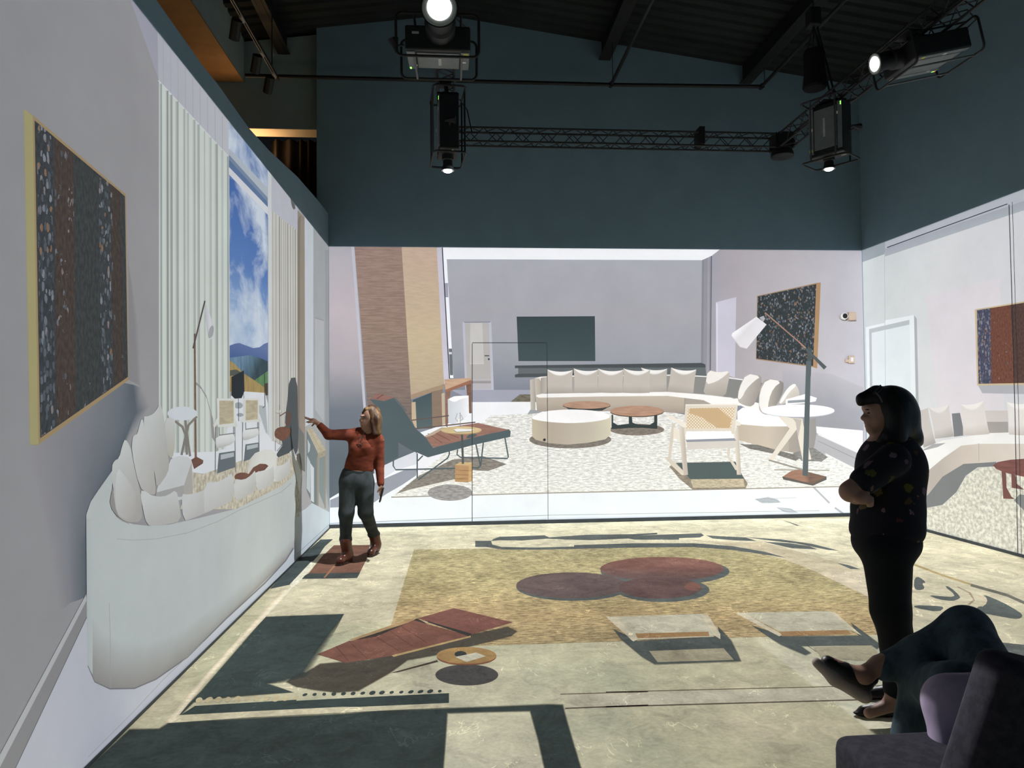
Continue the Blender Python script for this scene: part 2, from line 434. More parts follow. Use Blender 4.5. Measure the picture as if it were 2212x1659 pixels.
for s1 in (1, -1):
    for s2 in (1, -1):
        n1, d1 = side(J1); n2, d2 = side(J2)
        P = clip_half(base, n1[0]*s1, n1[1]*s1, d1*s1+.003); P = clip_half(P, n2[0]*s2, n2[1]*s2, d2*s2+.003)
        if len(P) > 2:
            MB().prism([(p[0], p[1], -.05) for p in P], (0, 0, .05)).build('floor_slab', CONC, fl)

# roof: gable with ribbed deck and beams
R0 = on(1, YB, 962, 33); R1 = on(1, YB, 1812, 178); R2 = on(1, YB, 700, 59)
SR = (R1[2]-R0[2])/(R1[0]-R0[0]); SL = (R2[2]-R0[2])/(R2[0]-R0[0])
def roof_z(x): return R0[2]+(x-R0[0])*(SR if x > R0[0] else SL)
prof = []
y = YN
while y < YB+3.2:
    prof += [(y, 0.0), (y+.09, 0.0), (y+.11, .035), (y+.17, .035)]; y += .19
vs, fs = [], []
for (yy, dz) in prof:
    for x in (XR+.3, R0[0], -9.0): vs.append((x, yy, roof_z(x)+dz))
for i in range(len(prof)-1):
    for k in range(2): fs.append((i*3+k, i*3+k+1, i*3+k+4, i*3+k+3))
ce = struct(meshobj('ceiling', vs, fs, DARK))
for px, py, yb in ((1305, 105, YB), (1609, 157, YB), (614, 84, YB+.12)):
    x = on(1, yb, px, py)[0]; z = roof_z(x)
    MB().box((x, (YN+yb)/2, z-.13), (.08, yb-YN-.02, .26), bevel=.006).box((x, (YN+yb)/2, z-.25), (.16, yb-YN-.02, .012)).build('roof_beam', BLACK, ce)

XA = on(1, YB, 684, 300)[0]
struct(MB().prism([(XA, YB, -.06), (XR+.2, YB, -.06), (XR+.2, YB, roof_z(XR+.2)), (R0[0], YB, R0[2]), (XA, YB, roof_z(XA))], (0, .2, 0)).build('wall_back', PAINT))
struct(MB().prism([(XR, YN, -.06), (XR, YB, -.06), (XR, YB, roof_z(XR)), (XR, YN, roof_z(XR))], (.2, 0, 0)).build('wall_right', PAINT))
struct(MB().prism([(-8, YN, -.06), (XR, YN, -.06), (XR, YN, roof_z(XR)), (R0[0], YN, R0[2]), (-8, YN, roof_z(-8))], (0, -.2, 0)).build('wall_rear', PAINT))
top = [on(0, XL, *p) for p in Z('D5', 935, 1600, 840, 1480, 700, 1320, 495, 1130, 340, 960, 95, 615, 0, 500)+[(338, 0)]]
top = [(XL, min(q[1], YB), q[2]) for q in top]; top[0] = (XL, YB-.004, top[0][2])
sl = (top[-1][2]-top[-3][2])/(top[-1][1]-top[-3][1])
yn2 = -2.4; top.append((XL, yn2, top[-1][2]))
struct(MB().prism([(XL, yn2, -.06), (XL, YB-.004, -.06)]+top, (-.18, 0, 0)).build('wall_left', PAINT))

# space beyond the left wall: far wall with a lit opening, curtain, wood soffit
YA = YB+.12
a0 = on(1, YA, 600, 277); ZO = a0[2]; YD = on(2, ZO, 620, 293)[1]
struct(MB().prism([(-8, YA, ZO), (XA+.2, YA, ZO), (XA+.2, YA, roof_z(XA)), (-8, YA, roof_z(-8))], (0, YD-YA, 0)).build('wall_annex', PAINT2))
LINT = solid('pale_plaster', (0.55, 0.47, 0.38), 0.8, 0, 0.2, 0.05, 4)
struct(MB().box(((-8+XA+.2)/2, (YA+YD)/2+.01, ZO-.006), (8+XA+.2, YD-YA+.02, .01)).build('trim_1', LINT))
WOODP = solid('warm_wood_panel', (0.35, 0.2, 0.09), 0.6, 0, 0.3, 0.25, 9)
struct(MB().box((-5, YD+1.3, 2.6), (7, .1, 5.4)).build('wall_alcove', WOODP))
xs0, xs1 = on(1, YD+.1, 584, 330)[0], XA+.5
cur = solid('dark_brown_curtain', (0.03, 0.024, 0.021), 0.9, 0, 0.1, 0.2, 10)
cv, cf = [], []; n = 90
for k in range(n+1):
    t = k/n; x = xs0+(xs1-xs0)*t; yy = YD+.12+.05*math.sin(t*52+1.2*math.sin(t*17))
    for z in (.02, ZO/2, ZO-.02): cv.append((x, yy+(.02*math.sin(t*31) if z < 1 else 0), z))
for k in range(n):
    for j in range(2): cf.append((k*3+j, k*3+j+1, k*3+j+4, k*3+j+3))
tag(meshobj('curtain', cv, cf, cur, smooth=True), 'dark brown pleated curtain hanging in the warmly lit opening', 'curtain')
e0 = on(1, YA-.01, 527, 178); e1 = on(2, e0[2], 410, 0)
struct(MB().box((e0[0]-1.0, (YN+YA)/2, e0[2]+.32), (2.0, YA-YN-.02, .6)).build('trim_2', PAINT2)); struct(MB().box((e0[0]-1.0, (YN+YA)/2, e0[2]+.01), (1.998, YA-YN-.03, .016)).build('trim_3', ORANGE))
def warm(name, loc, en, size, col=(1, .62, .28), rot=(0, 0, 0)):
    L = bpy.data.lights.new(name, 'AREA'); L.energy = en; L.size = size; L.color = col
    o = bpy.data.objects.new(name, L); COL.objects.link(o); o.location = loc; o.rotation_euler = rot; return o
warm('warm_cove_lamp', (-2.7, (YA+YD)/2+.05, ZO-.45), 7, .35, rot=(math.pi, 0, 0))
warm('warm_alcove_lamp', (-3.4, YD+.8, ZO+.4), 2.5, .4)
warm('warm_lounge_lamp', (-3.3, 6.5, 3.6), 6, .5, (1, .74, .5), rot=(math.pi, 0, 0))

# shade in the gap at the foot of the walls, as flat dark-coloured strips
def gap_strip(name, p, q, nrm, h):
    a, b = Vector(p), Vector(q); n_ = Vector(nrm)*.004
    return struct(meshobj(name, [a+n_, b+n_, b+n_+Vector((0, 0, h)), a+n_+Vector((0, 0, h))], [(0, 1, 2, 3)], GAP_DARK))
# ---------------------------------------------------------------- picture on the back wall
rb = empty('projected_image', label='projected living room with curved sofa, lounge chair and stone chimney on back wall', cat='projection', group='projected pictures')
WB = Wall(rb, 1, YB, (XL, YB, 0), (1, 0, 0), (0, 0, 1), (0, -1, 0), XR-XL-.006, ZT, umin=.006)
P = Z
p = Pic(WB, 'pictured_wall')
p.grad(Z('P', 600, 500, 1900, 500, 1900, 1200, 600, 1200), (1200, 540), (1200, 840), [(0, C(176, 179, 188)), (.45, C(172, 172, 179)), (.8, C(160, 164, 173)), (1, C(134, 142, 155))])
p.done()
p = Pic(WB, 'pictured_skylight')
p.poly(Z('P', 950, 525, 1575, 525, 1563, 540, 1540, 553, 1518, 562, 964, 560, 955, 560), C(250, 253, 255))
p.poly(Z('B1', 1046, 60, 1086, 163, 1145, 1215, 1112, 1215), C(248, 252, 255))
p.poly(Z('B1', 1066, 375, 1097, 375, 1100, 500, 1072, 500), C(165, 165, 182))
p.poly(Z('B1', 1103, 955, 1132, 955, 1142, 1190, 1115, 1190), C(110, 116, 122)); p.poly(Z('B1', 1105, 985, 1130, 985, 1131, 1005, 1106, 1005), C(215, 220, 226))
p.done()
# right-hand pictured wall and column
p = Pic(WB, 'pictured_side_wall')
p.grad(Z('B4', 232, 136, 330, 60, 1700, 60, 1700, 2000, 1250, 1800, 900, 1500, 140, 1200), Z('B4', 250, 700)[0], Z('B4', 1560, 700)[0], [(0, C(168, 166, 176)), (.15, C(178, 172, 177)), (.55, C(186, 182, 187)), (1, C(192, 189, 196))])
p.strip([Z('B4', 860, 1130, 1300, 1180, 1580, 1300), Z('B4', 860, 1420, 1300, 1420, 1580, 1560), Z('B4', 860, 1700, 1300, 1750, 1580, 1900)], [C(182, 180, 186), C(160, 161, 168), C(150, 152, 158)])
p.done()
p = Pic(WB, 'pictured_column')
p.poly(Z('B4', 150, 172, 232, 135, 222, 1200, 138, 1200), C(152, 151, 162)); p.poly(Z('B4', 150, 172, 165, 168, 160, 1200, 138, 1200), C(138, 140, 152)); p.poly(Z('B4', 200, 150, 215, 143, 208, 1200, 192, 1200), C(166, 164, 170))
p.line(Z('B4', 233, 135, 222, 1200), 2.2, C(98, 104, 112)); p.done()
p = Pic(WB, 'pictured_white_door')
p.poly(Z('B4', 272, 545, 452, 498, 440, 1210, 275, 1160), C(203, 200, 216)); p.poly(Z('B4', 272, 545, 290, 562, 288, 1160, 275, 1160), C(220, 218, 230)); p.done()
# pictured glazed door
d = Pic(WB, 'pictured_glazed_door')
d.poly(Z('B1', 1225, 720, 1480, 720, 1502, 1322, 1250, 1322), C(192, 194, 208)); d.line(Z('B1', 1240, 722, 1470, 720), 1.5, C(120, 124, 136))
d.poly(Z('B1', 1245, 728, 1458, 726, 1480, 1315, 1268, 1315), C(186, 182, 178)); d.poly(Z('B1', 1295, 730, 1400, 728, 1415, 1090, 1290, 1090), C(202, 200, 195))
d.poly(Z('B1', 1268, 1222, 1476, 1222, 1480, 1315, 1268, 1315), C(188, 186, 190)); d.poly(Z('B1', 1268, 1242, 1476, 1240, 1478, 1262, 1268, 1262), C(160, 155, 155)); d.line(Z('B1', 1290, 1090, 1415, 1088), 1.2, C(215, 214, 210))
d = d.done()
Pic(WB, 'pictured_door_handle', d).line(Z('B1', 1420, 1018, 1462, 1018), 2.2, C(70, 78, 84)).poly(Z('B1', 1450, 1040, 1465, 1040, 1465, 1056, 1450, 1056), C(70, 78, 84)).done()
Pic(WB, 'pictured_television').grad(Z('P', 1116, 684, 1285, 683, 1286, 780, 1120, 780), (1116, 684), (1116, 780), [(0, C(60, 76, 80)), (1, C(70, 88, 90))]).done()
p = Pic(WB, 'pictured_wall_shelf')
p.poly(Z('B3', 80, 300, 1735, 290, 1745, 385, 80, 385), C(104, 113, 115)); p.poly(Z('B3', 50, 285, 1700, 262, 1735, 275, 1738, 302, 50, 308), C(78, 85, 88)); p.poly(Z('B3', 50, 366, 80, 358, 600, 350, 600, 385, 50, 390), C(82, 90, 92)); p.done()
# pictured stone chimney
p = Pic(WB, 'pictured_end_wall')
p.grad(Z('P', 700, 525, 759, 525, 795, 905, 900, 905, 900, 1090, 700, 1090), (720, 540), (735, 1000), [(0, C(182, 178, 184)), (.3, C(196, 184, 188)), (.55, C(178, 172, 176)), (.75, C(118, 126, 136)), (1, C(98, 110, 118))])
p.poly(Z('B1', 240, 50, 266, 50, 372, 1500, 350, 1500), C(196, 196, 206)); p.done()
p = Pic(WB, 'pictured_stone_chimney', mat='stone')
p.grad(Z('P', 765, 525, 867, 525, 889, 862, 892, 960, 800, 960), (800, 540), (830, 900), [(0, C(162, 134, 120)), (.5, C(156, 130, 114)), (.8, C(142, 122, 110)), (1, C(126, 112, 104))])
p.grad(Z('P', 867, 525, 944, 525, 959, 834, 888, 862), (900, 540), (920, 850), [(0, C(206, 178, 152)), (.4, C(204, 180, 148)), (.6, C(208, 186, 146)), (1, C(192, 172, 140))], 'stone2')
p.poly(Z('B1', 997, 60, 1046, 60, 1110, 1215, 1062, 1275), C(206, 202, 216), 'plain'); p.line(Z('B1', 1046, 60, 1110, 1218), 2.2, C(52, 62, 74), 'plain')
ch = p.done()
p = Pic(WB, 'pictured_fireplace', ch)
p.poly(Z('B2', 1015, 215, 1020, 255, 1195, 195, 1310, 165, 1310, 120), C(172, 146, 116), 'stone2')
p.poly(Z('B2', 1195, 190, 1295, 165, 1300, 490, 1205, 500), C(146, 124, 104), 'stone2')
p.grad(Z('B2', 1030, 262, 1198, 195, 1205, 515, 1060, 515), Z('B2', 1060, 200)[0], Z('B2', 1060, 510)[0], [(0, C(72, 92, 98)), (1, C(92, 108, 110))])
p.poly(Z('B2', 1020, 285, 1055, 278, 1066, 515, 1050, 500, 1022, 440), C(206, 184, 150)); p.poly(Z('B2', 1285, 205, 1312, 198, 1320, 500, 1292, 490), C(200, 180, 150)); p.done()
# pictured floor and rug
p = Pic(WB, 'pictured_floor')
p.grad(Z('P', 1012, 868, 1150, 868, 1864, 930, 1864, 1160, 700, 1160, 700, 1084, 790, 1030, 900, 985, 905, 935, 962, 916, 1000, 905), (1000, 868), (1000, 1130), [(0, C(244, 247, 250)), (.6, C(236, 240, 244)), (1, C(226, 238, 244))])
p.poly(Z('B1', 1130, 1320, 1835, 1320, 1835, 1425, 1310, 1428, 1290, 1400, 1140, 1330), C(166, 169, 186))
p.poly(Z('B5', 700, 420, 860, 470, 1180, 625, 1250, 900, 900, 640, 800, 520), C(176, 176, 180)); p.line(Z('B5', 865, 478, 1180, 622), 2.2, C(226, 226, 230)); p.line(Z('B5', 865, 520, 1180, 668), 1.5, C(150, 150, 154))
p.poly(Z('B5', 910, 598, 1190, 740, 1190, 790, 935, 640), C(232, 230, 228))
for a, b, w, c in (((700, 1131), (1180, 1113), 1.2, 150), ((1180, 1113), (1770, 1103), 1.1, 165), ((700, 1140), (1180, 1122), 1.4, 190), ((1640, 1078), (1720, 1075), 1.5, 200)): p.line([a, b], w, C(c, c+8, c+12))
p.soft(Z('B5', 460, 900, 540, 890, 600, 905, 620, 920, 500, 922), 5, C(178, 186, 194)); p.soft(Z('B5', 600, 955, 690, 965, 730, 985, 650, 980), 5, C(186, 194, 202))
p.line(Z('B5', 830, 815, 940, 925), 4, C(178, 182, 186)); p.line(Z('B5', 975, 955, 1060, 1015), 4, C(178, 184, 190))
p.done()
p = Pic(WB, 'pictured_rug', mat='rug')
p.poly(Z('P', 1060, 898, 1150, 893, 1450, 890, 1640, 930, 1790, 985, 1864, 1025, 1864, 1051, 845, 1074), C(234, 235, 228)); p.line(Z('P', 845, 1074, 1180, 1065, 1640, 1055, 1864, 1050), 2.2, C(150, 146, 132), 'plain')
p.poly(Z('B2', 880, 1095, 1090, 930, 1380, 790, 1650, 758, 1862, 830, 1700, 890, 1560, 885, 1540, 985, 1390, 965, 1180, 1020, 980, 1062), C(142, 136, 126))
p.poly(Z('B3', 10, 606, 95, 540, 190, 540, 188, 606), C(120, 116, 98))
p.done()
# pictured lounge shadow on floor
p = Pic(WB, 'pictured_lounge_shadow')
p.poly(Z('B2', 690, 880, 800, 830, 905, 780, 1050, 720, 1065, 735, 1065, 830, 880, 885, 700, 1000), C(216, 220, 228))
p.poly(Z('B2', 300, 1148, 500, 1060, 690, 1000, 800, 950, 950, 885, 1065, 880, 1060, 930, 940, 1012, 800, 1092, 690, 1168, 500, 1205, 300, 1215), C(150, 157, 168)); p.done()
# pictured console and pouf
p = Pic(WB, 'pictured_console_table', mat='wood')
p.poly(Z('B2', 1320, 190, 1366, 178, 1338, 505, 1320, 492), C(150, 112, 92)); p.poly(Z('B2', 1500, 120, 1550, 95, 1552, 380, 1530, 380), C(132, 98, 78))
p.poly(Z('B2', 1310, 80, 1545, 66, 1552, 84, 1440, 130, 1320, 172), C(206, 168, 134)); p.poly(Z('B2', 1318, 172, 1548, 84, 1552, 112, 1322, 198), C(166, 112, 84)); p.done()
p = Pic(WB, 'pictured_white_pouf')
p.grad(Z('B2', 1340, 255, 1400, 228, 1525, 222, 1528, 380, 1480, 440, 1385, 478, 1345, 462), Z('B2', 1340, 400)[0], Z('B2', 1530, 400)[0], [(0, C(205, 212, 218)), (.55, C(222, 227, 231)), (1, C(244, 246, 248))]); p.poly(Z('B2', 1340, 255, 1400, 228, 1525, 222, 1522, 240, 1450, 255, 1400, 285), C(252, 253, 254), sm=1); p.done()
# pictured lounge chair
L = Pic(WB, 'pictured_lounge_chair')
SL_ = C(84, 100, 104)
for pts in ((1070, 735, 1070, 945, 1080, 968, 1340, 775, 1355, 740, 1352, 700), (860, 780, 858, 845, 880, 880, 1615, 862, 1632, 840, 1655, 640), (1590, 655, 1630, 850), (1428, 700, 1422, 745, 1455, 770, 1868, 780, 1876, 765, 1845, 590), (1075, 800, 1120, 755)):
    L.line(Z('B2', *pts), 3.0, SL_)
L.poly(Z('B2', 650, 255, 780, 270, 860, 235, 890, 255, 985, 365, 955, 355, 1055, 515, 1145, 590, 1210, 685, 1560, 590, 1880, 520, 1897, 540, 1893, 588, 1560, 662, 1165, 770, 1000, 697, 905, 640, 905, 765, 780, 838, 690, 880, 600, 840, 560, 700, 600, 500, 720, 330), SL_)
L.poly(Z('B2', 860, 235, 890, 255, 985, 365, 955, 355, 880, 270), C(100, 110, 110))
LO = L.done()
p = Pic(WB, 'pictured_seat_pad', LO, 'wood')
p.poly(Z('B2', 1145, 590, 1290, 512, 1610, 465, 1882, 527, 1730, 556, 1210, 684), C(158, 116, 100))
for a, b in (((1165, 560), (1290, 640)), ((1215, 545), (1360, 620)), ((1280, 535), (1440, 598))): p.line(Z('B2', *a, *b), 2, C(140, 92, 78))
p.poly(Z('B2', 1550, 545, 1600, 570, 1560, 600, 1500, 600), SL_, 'plain'); p.poly(Z('B2', 650, 252, 715, 204, 872, 240, 775, 272), C(150, 108, 96)); p.line(Z('B2', 712, 252, 770, 215), 1.5, C(110, 72, 66)); p.done()
p = Pic(WB, 'pictured_armrest', LO)
p.poly(Z('B2', 1130, 585, 1285, 505, 1325, 505, 1205, 575, 1150, 592), C(190, 170, 145)); p.line(Z('B2', 1020, 442, 1350, 401), 2.6, C(108, 92, 86)); p.line(Z('B2', 1055, 517, 1585, 459), 2.6, C(110, 92, 84)); p.done()
p = Pic(WB, 'pictured_side_table', mat='wood')
p.ell('B2', 1360, 1082, 198, 72, C(158, 156, 154), 'rug'); p.poly(Z('B2', 980, 1060, 1390, 965, 1400, 975, 985, 1068), C(230, 226, 214), 'plain')
p.poly(Z('B2', 1405, 838, 1450, 812, 1555, 815, 1555, 978, 1520, 992, 1405, 986), C(186, 146, 96)); p.poly(Z('B2', 1405, 838, 1450, 812, 1555, 815, 1530, 842), C(210, 180, 122)); p.poly(Z('B2', 1528, 842, 1556, 815, 1556, 978, 1520, 992), C(206, 164, 104))
for yy in (880, 920, 955): p.line(Z('B2', 1408, yy, 1525, yy+8), 2, C(166, 126, 82))
p.poly(Z('B2', 1456, 560, 1476, 560, 1484, 825, 1466, 830), C(86, 92, 88), 'plain'); p.ell('B2', 1460, 535, 180, 34, C(168, 140, 96)); p.ell('B2', 1460, 528, 180, 33, C(212, 188, 134)); st = p.done()
Pic(WB, 'pictured_paper', st).poly(Z('B2', 1388, 525, 1430, 514, 1572, 520, 1540, 538, 1418, 545), C(238, 238, 234)).line(Z('B2', 1390, 527, 1420, 547, 1540, 540), 1.2, C(120, 120, 112)).done()
Pic(WB, 'pictured_glass', st).line(Z('B2', 1443, 380, 1450, 375, 1452, 500), 1.2, C(120, 126, 126)).line(Z('B2', 1425, 380, 1408, 430, 1430, 452), 1.0, C(130, 136, 136)).line(Z('B2', 1458, 395, 1475, 430, 1455, 445), 1.0, C(130, 136, 136)).poly(Z('B2', 1428, 430, 1450, 430, 1450, 470, 1430, 465), C(240, 238, 230)).done()
# pictured curved sofa
S = Pic(WB, 'pictured_curved_sofa')
S.poly(Z('B3', 160, 716, 190, 672, 300, 690, 260, 706), C(160, 164, 168))
S.grad(Z('B3', 330, 382, 900, 374, 1440, 370, 1660, 377, 1950, 394, 2100, 415, 2300, 450, 2300, 700, 1950, 575, 1440, 530, 330, 530), Z('B3', 330, 450)[0], Z('B3', 2100, 450)[0], [(0, C(176, 170, 160)), (.5, C(160, 157, 150)), (.8, C(140, 140, 136)), (1, C(136, 137, 135))])
S.line(Z('B3', 335, 381, 900, 374, 1440, 370, 1660, 378, 1950, 395, 2100, 416), 2.4, C(240, 240, 236))
S.grad(Z('B3', 183, 412, 228, 398, 232, 682, 190, 675), Z('B3', 183, 500)[0], Z('B3', 232, 500)[0], [(0, C(206, 200, 186)), (1, C(172, 164, 150))]); S.grad(Z('B3', 226, 398, 275, 385, 335, 380, 335, 525, 250, 545, 232, 550), Z('B3', 226, 450)[0], Z('B3', 335, 450)[0], [(0, C(204, 196, 180)), (.45, C(184, 174, 158)), (.5, C(170, 162, 150)), (1, C(196, 190, 178))])
S.poly(Z('B3', 226, 398, 275, 384, 335, 380, 335, 386, 280, 394, 275, 425, 268, 400), C(240, 238, 232))
S.grad(Z('B3', 232, 550, 250, 566, 850, 556, 1400, 553, 1555, 572, 1720, 590, 1780, 625, 1560, 650, 1548, 708, 1400, 700, 1370, 692, 900, 690, 300, 692, 245, 684), Z('B3', 700, 555)[0], Z('B3', 700, 695)[0], [(0, C(198, 186, 168)), (.5, C(188, 176, 158)), (1, C(168, 156, 142))])
S.poly(Z('B3', 1555, 574, 1720, 590, 1785, 628, 1556, 640), C(172, 162, 150)); S.line(Z('B3', 1553, 572, 1550, 705), 1.2, C(150, 142, 132))
S.poly(Z('B3', 236, 547, 290, 534, 900, 524, 1400, 518, 1720, 540, 2050, 580, 2300, 640, 2300, 760, 2050, 640, 1790, 628, 1720, 592, 1555, 572, 1400, 554, 850, 558, 262, 570, 240, 560), C(248, 246, 242))
S.poly(Z('B3', 1640, 535, 1990, 572, 1900, 562, 1720, 545), C(186, 182, 178)); S.poly(Z('B3', 1930, 560, 2010, 575, 1990, 580), C(170, 168, 164))
S.poly(Z('B5', 340, 300, 480, 310, 620, 345, 680, 395, 680, 425, 520, 430, 340, 415), C(250, 249, 247), sm=1)
S.grad(Z('B5', 335, 410, 520, 425, 672, 425, 675, 592, 600, 580, 470, 548, 340, 512), Z('B5', 340, 450)[0], Z('B5', 670, 450)[0], [(0, C(196, 182, 160)), (.6, C(204, 192, 172)), (1, C(180, 170, 156))])
S.grad(Z('B5', 672, 425, 850, 372, 856, 470, 840, 560, 760, 605, 675, 592), Z('B5', 672, 450)[0], Z('B5', 856, 450)[0], [(0, C(170, 160, 148)), (1, C(148, 146, 144))])
S.poly(Z('B5', 355, 540, 470, 545, 600, 580, 700, 605, 770, 618, 720, 650, 560, 600, 420, 572), C(128, 126, 120), 'rug'); S.poly(Z('B5', 700, 600, 830, 560, 930, 625, 890, 655, 760, 650), C(140, 140, 136), 'rug')
SO = S.done()
def quadp(a, b, n, sag):
    dx, dy = b[0]-a[0], b[1]-a[1]; l = math.hypot(dx, dy); nx, ny = -dy/l, dx/l
    return [(a[0]+dx*t+nx*sag*l*math.sin(math.pi*t)**.8, a[1]+dy*t+ny*sag*l*math.sin(math.pi*t)**.8) for t in [i/n for i in range(n)]]
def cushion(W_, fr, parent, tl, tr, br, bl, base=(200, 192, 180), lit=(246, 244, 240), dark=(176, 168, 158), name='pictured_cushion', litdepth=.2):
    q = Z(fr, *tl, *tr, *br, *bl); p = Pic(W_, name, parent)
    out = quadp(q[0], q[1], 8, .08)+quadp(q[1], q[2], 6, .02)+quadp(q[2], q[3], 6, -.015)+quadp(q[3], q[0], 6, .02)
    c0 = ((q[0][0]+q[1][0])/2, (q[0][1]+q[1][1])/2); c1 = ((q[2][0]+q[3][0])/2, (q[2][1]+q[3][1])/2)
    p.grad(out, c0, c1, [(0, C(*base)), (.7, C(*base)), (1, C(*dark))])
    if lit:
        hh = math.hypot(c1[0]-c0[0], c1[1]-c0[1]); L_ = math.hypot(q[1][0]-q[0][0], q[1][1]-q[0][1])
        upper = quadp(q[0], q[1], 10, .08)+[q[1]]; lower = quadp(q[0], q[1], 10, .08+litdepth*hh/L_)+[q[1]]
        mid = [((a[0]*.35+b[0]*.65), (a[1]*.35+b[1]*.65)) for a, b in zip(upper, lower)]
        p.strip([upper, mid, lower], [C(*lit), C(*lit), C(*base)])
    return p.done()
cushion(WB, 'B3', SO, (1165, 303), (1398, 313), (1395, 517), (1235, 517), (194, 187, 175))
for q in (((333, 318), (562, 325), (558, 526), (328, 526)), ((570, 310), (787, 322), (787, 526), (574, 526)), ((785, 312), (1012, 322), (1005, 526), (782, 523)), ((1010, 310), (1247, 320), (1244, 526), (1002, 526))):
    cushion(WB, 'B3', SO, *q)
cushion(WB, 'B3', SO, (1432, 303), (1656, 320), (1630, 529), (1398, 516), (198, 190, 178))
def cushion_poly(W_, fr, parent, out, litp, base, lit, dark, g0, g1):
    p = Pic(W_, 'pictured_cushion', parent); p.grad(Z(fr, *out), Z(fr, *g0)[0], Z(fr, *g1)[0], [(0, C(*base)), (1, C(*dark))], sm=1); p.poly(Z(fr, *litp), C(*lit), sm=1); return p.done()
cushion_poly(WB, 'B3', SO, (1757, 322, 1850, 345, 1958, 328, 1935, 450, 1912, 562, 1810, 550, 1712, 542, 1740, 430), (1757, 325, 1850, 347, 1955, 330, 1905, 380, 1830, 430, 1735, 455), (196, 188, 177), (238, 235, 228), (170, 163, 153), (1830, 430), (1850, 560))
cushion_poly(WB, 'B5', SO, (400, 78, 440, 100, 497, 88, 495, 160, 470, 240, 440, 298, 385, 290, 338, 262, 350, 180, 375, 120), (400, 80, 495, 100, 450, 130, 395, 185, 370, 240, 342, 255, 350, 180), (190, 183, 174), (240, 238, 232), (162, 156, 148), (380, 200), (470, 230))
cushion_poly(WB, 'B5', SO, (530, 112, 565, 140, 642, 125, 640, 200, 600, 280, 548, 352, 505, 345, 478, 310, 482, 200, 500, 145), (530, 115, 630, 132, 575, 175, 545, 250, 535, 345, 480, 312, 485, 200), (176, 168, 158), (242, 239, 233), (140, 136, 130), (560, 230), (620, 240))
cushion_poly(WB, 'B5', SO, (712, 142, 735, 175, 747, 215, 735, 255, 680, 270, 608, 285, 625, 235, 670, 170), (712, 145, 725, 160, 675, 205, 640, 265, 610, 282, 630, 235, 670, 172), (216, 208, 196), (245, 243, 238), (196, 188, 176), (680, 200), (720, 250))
# pictured tables and ottoman
p = Pic(WB, 'pictured_coffee_table', mat='wood', label='smaller round wooden coffee table in the picture')
p.poly(Z('B3', 505, 660, 540, 682, 820, 685, 865, 660), C(64, 74, 74), 'plain'); p.ell('B3', 685, 640, 212, 34, C(70, 66, 62), 'plain'); p.ell('B3', 685, 634, 212, 34, C(188, 148, 120)); p.done()
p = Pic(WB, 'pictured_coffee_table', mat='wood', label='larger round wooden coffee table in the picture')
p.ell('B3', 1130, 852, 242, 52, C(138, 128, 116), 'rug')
LG = C(58, 70, 70)
for q in ((905, 720, 920, 720, 920, 790, 960, 812, 1060, 800, 1060, 838, 905, 848), (1058, 735, 1085, 735, 1090, 790, 1140, 808, 1240, 812, 1282, 785, 1282, 725, 1310, 722, 1310, 846, 1180, 836, 1058, 838)): p.poly(Z('B3', *q), LG, 'plain')
p.ell('B3', 1130, 695, 238, 47, C(72, 62, 56), 'plain'); p.ell('B3', 1130, 688, 238, 47, C(188, 146, 118)); p.done()
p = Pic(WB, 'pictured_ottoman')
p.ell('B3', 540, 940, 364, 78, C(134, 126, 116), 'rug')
p.grad(Z('B3', 200, 745, 900, 735, 897, 895, 850, 938, 700, 968, 520, 985, 350, 972, 235, 942, 203, 912), Z('B3', 200, 850)[0], Z('B3', 900, 850)[0], [(0, C(200, 190, 160)), (.25, C(182, 170, 150)), (.7, C(196, 186, 166)), (1, C(216, 210, 180))])
p.poly(smooth_closed(Z('B3', 198, 742, 300, 690, 500, 672, 700, 678, 850, 700, 902, 738, 850, 765, 700, 788, 540, 796, 380, 788, 260, 772, 205, 758), 1), C(250, 250, 250)); p.done()
# pictured rocking chair
A = Pic(WB, 'pictured_cane_armchair')
A.poly(Z('B3', 1415, 1178, 1480, 1145, 2000, 1135, 2060, 1250, 2110, 1330, 2090, 1375, 1620, 1382, 1500, 1280), C(150, 140, 122), 'rug'); A.poly(Z('B3', 1480, 1148, 2000, 1136, 2075, 1285, 1600, 1290), C(82, 98, 98)); A.poly(Z('B3', 1605, 1292, 2070, 1287, 2085, 1360, 1625, 1368), C(196, 184, 152), 'rug')
WD = C(226, 216, 198)
for q in ((1440, 790, 1470, 800, 1427, 1102, 1405, 1098), (1930, 1020, 1955, 1020, 1947, 1098, 1928, 1098), (1375, 1095, 1420, 1100, 1545, 1220, 1582, 1252, 1528, 1256, 1430, 1165), (1928, 1090, 1962, 1110, 2030, 1200, 2002, 1212)): A.poly(Z('B3', *q), C(214, 204, 186))
A.poly(Z('B3', 1455, 830, 1562, 900, 1572, 990, 1452, 922), C(236, 228, 210))
for q in ((1498, 820, 1546, 830, 1582, 1252, 1540, 1252), (1990, 880, 2026, 815, 2052, 1252, 2014, 1252)): A.grad(Z('B3', *q), Z('B3', q[0], 1000)[0], Z('B3', q[0]+55, 1000)[0], [(0, C(232, 222, 204)), (1, C(192, 182, 168))])
A.poly(Z('B3', 1570, 958, 2010, 945, 2018, 1012, 1575, 1030), C(214, 208, 198)); A.poly(Z('B3', 1560, 940, 1990, 924, 2008, 950, 1570, 962), C(146, 153, 164)); A.poly(Z('B3', 1555, 868, 1968, 865, 1990, 928, 1562, 942), C(250, 250, 250))
AO = A.done()
p = Pic(WB, 'pictured_chair_back', AO)
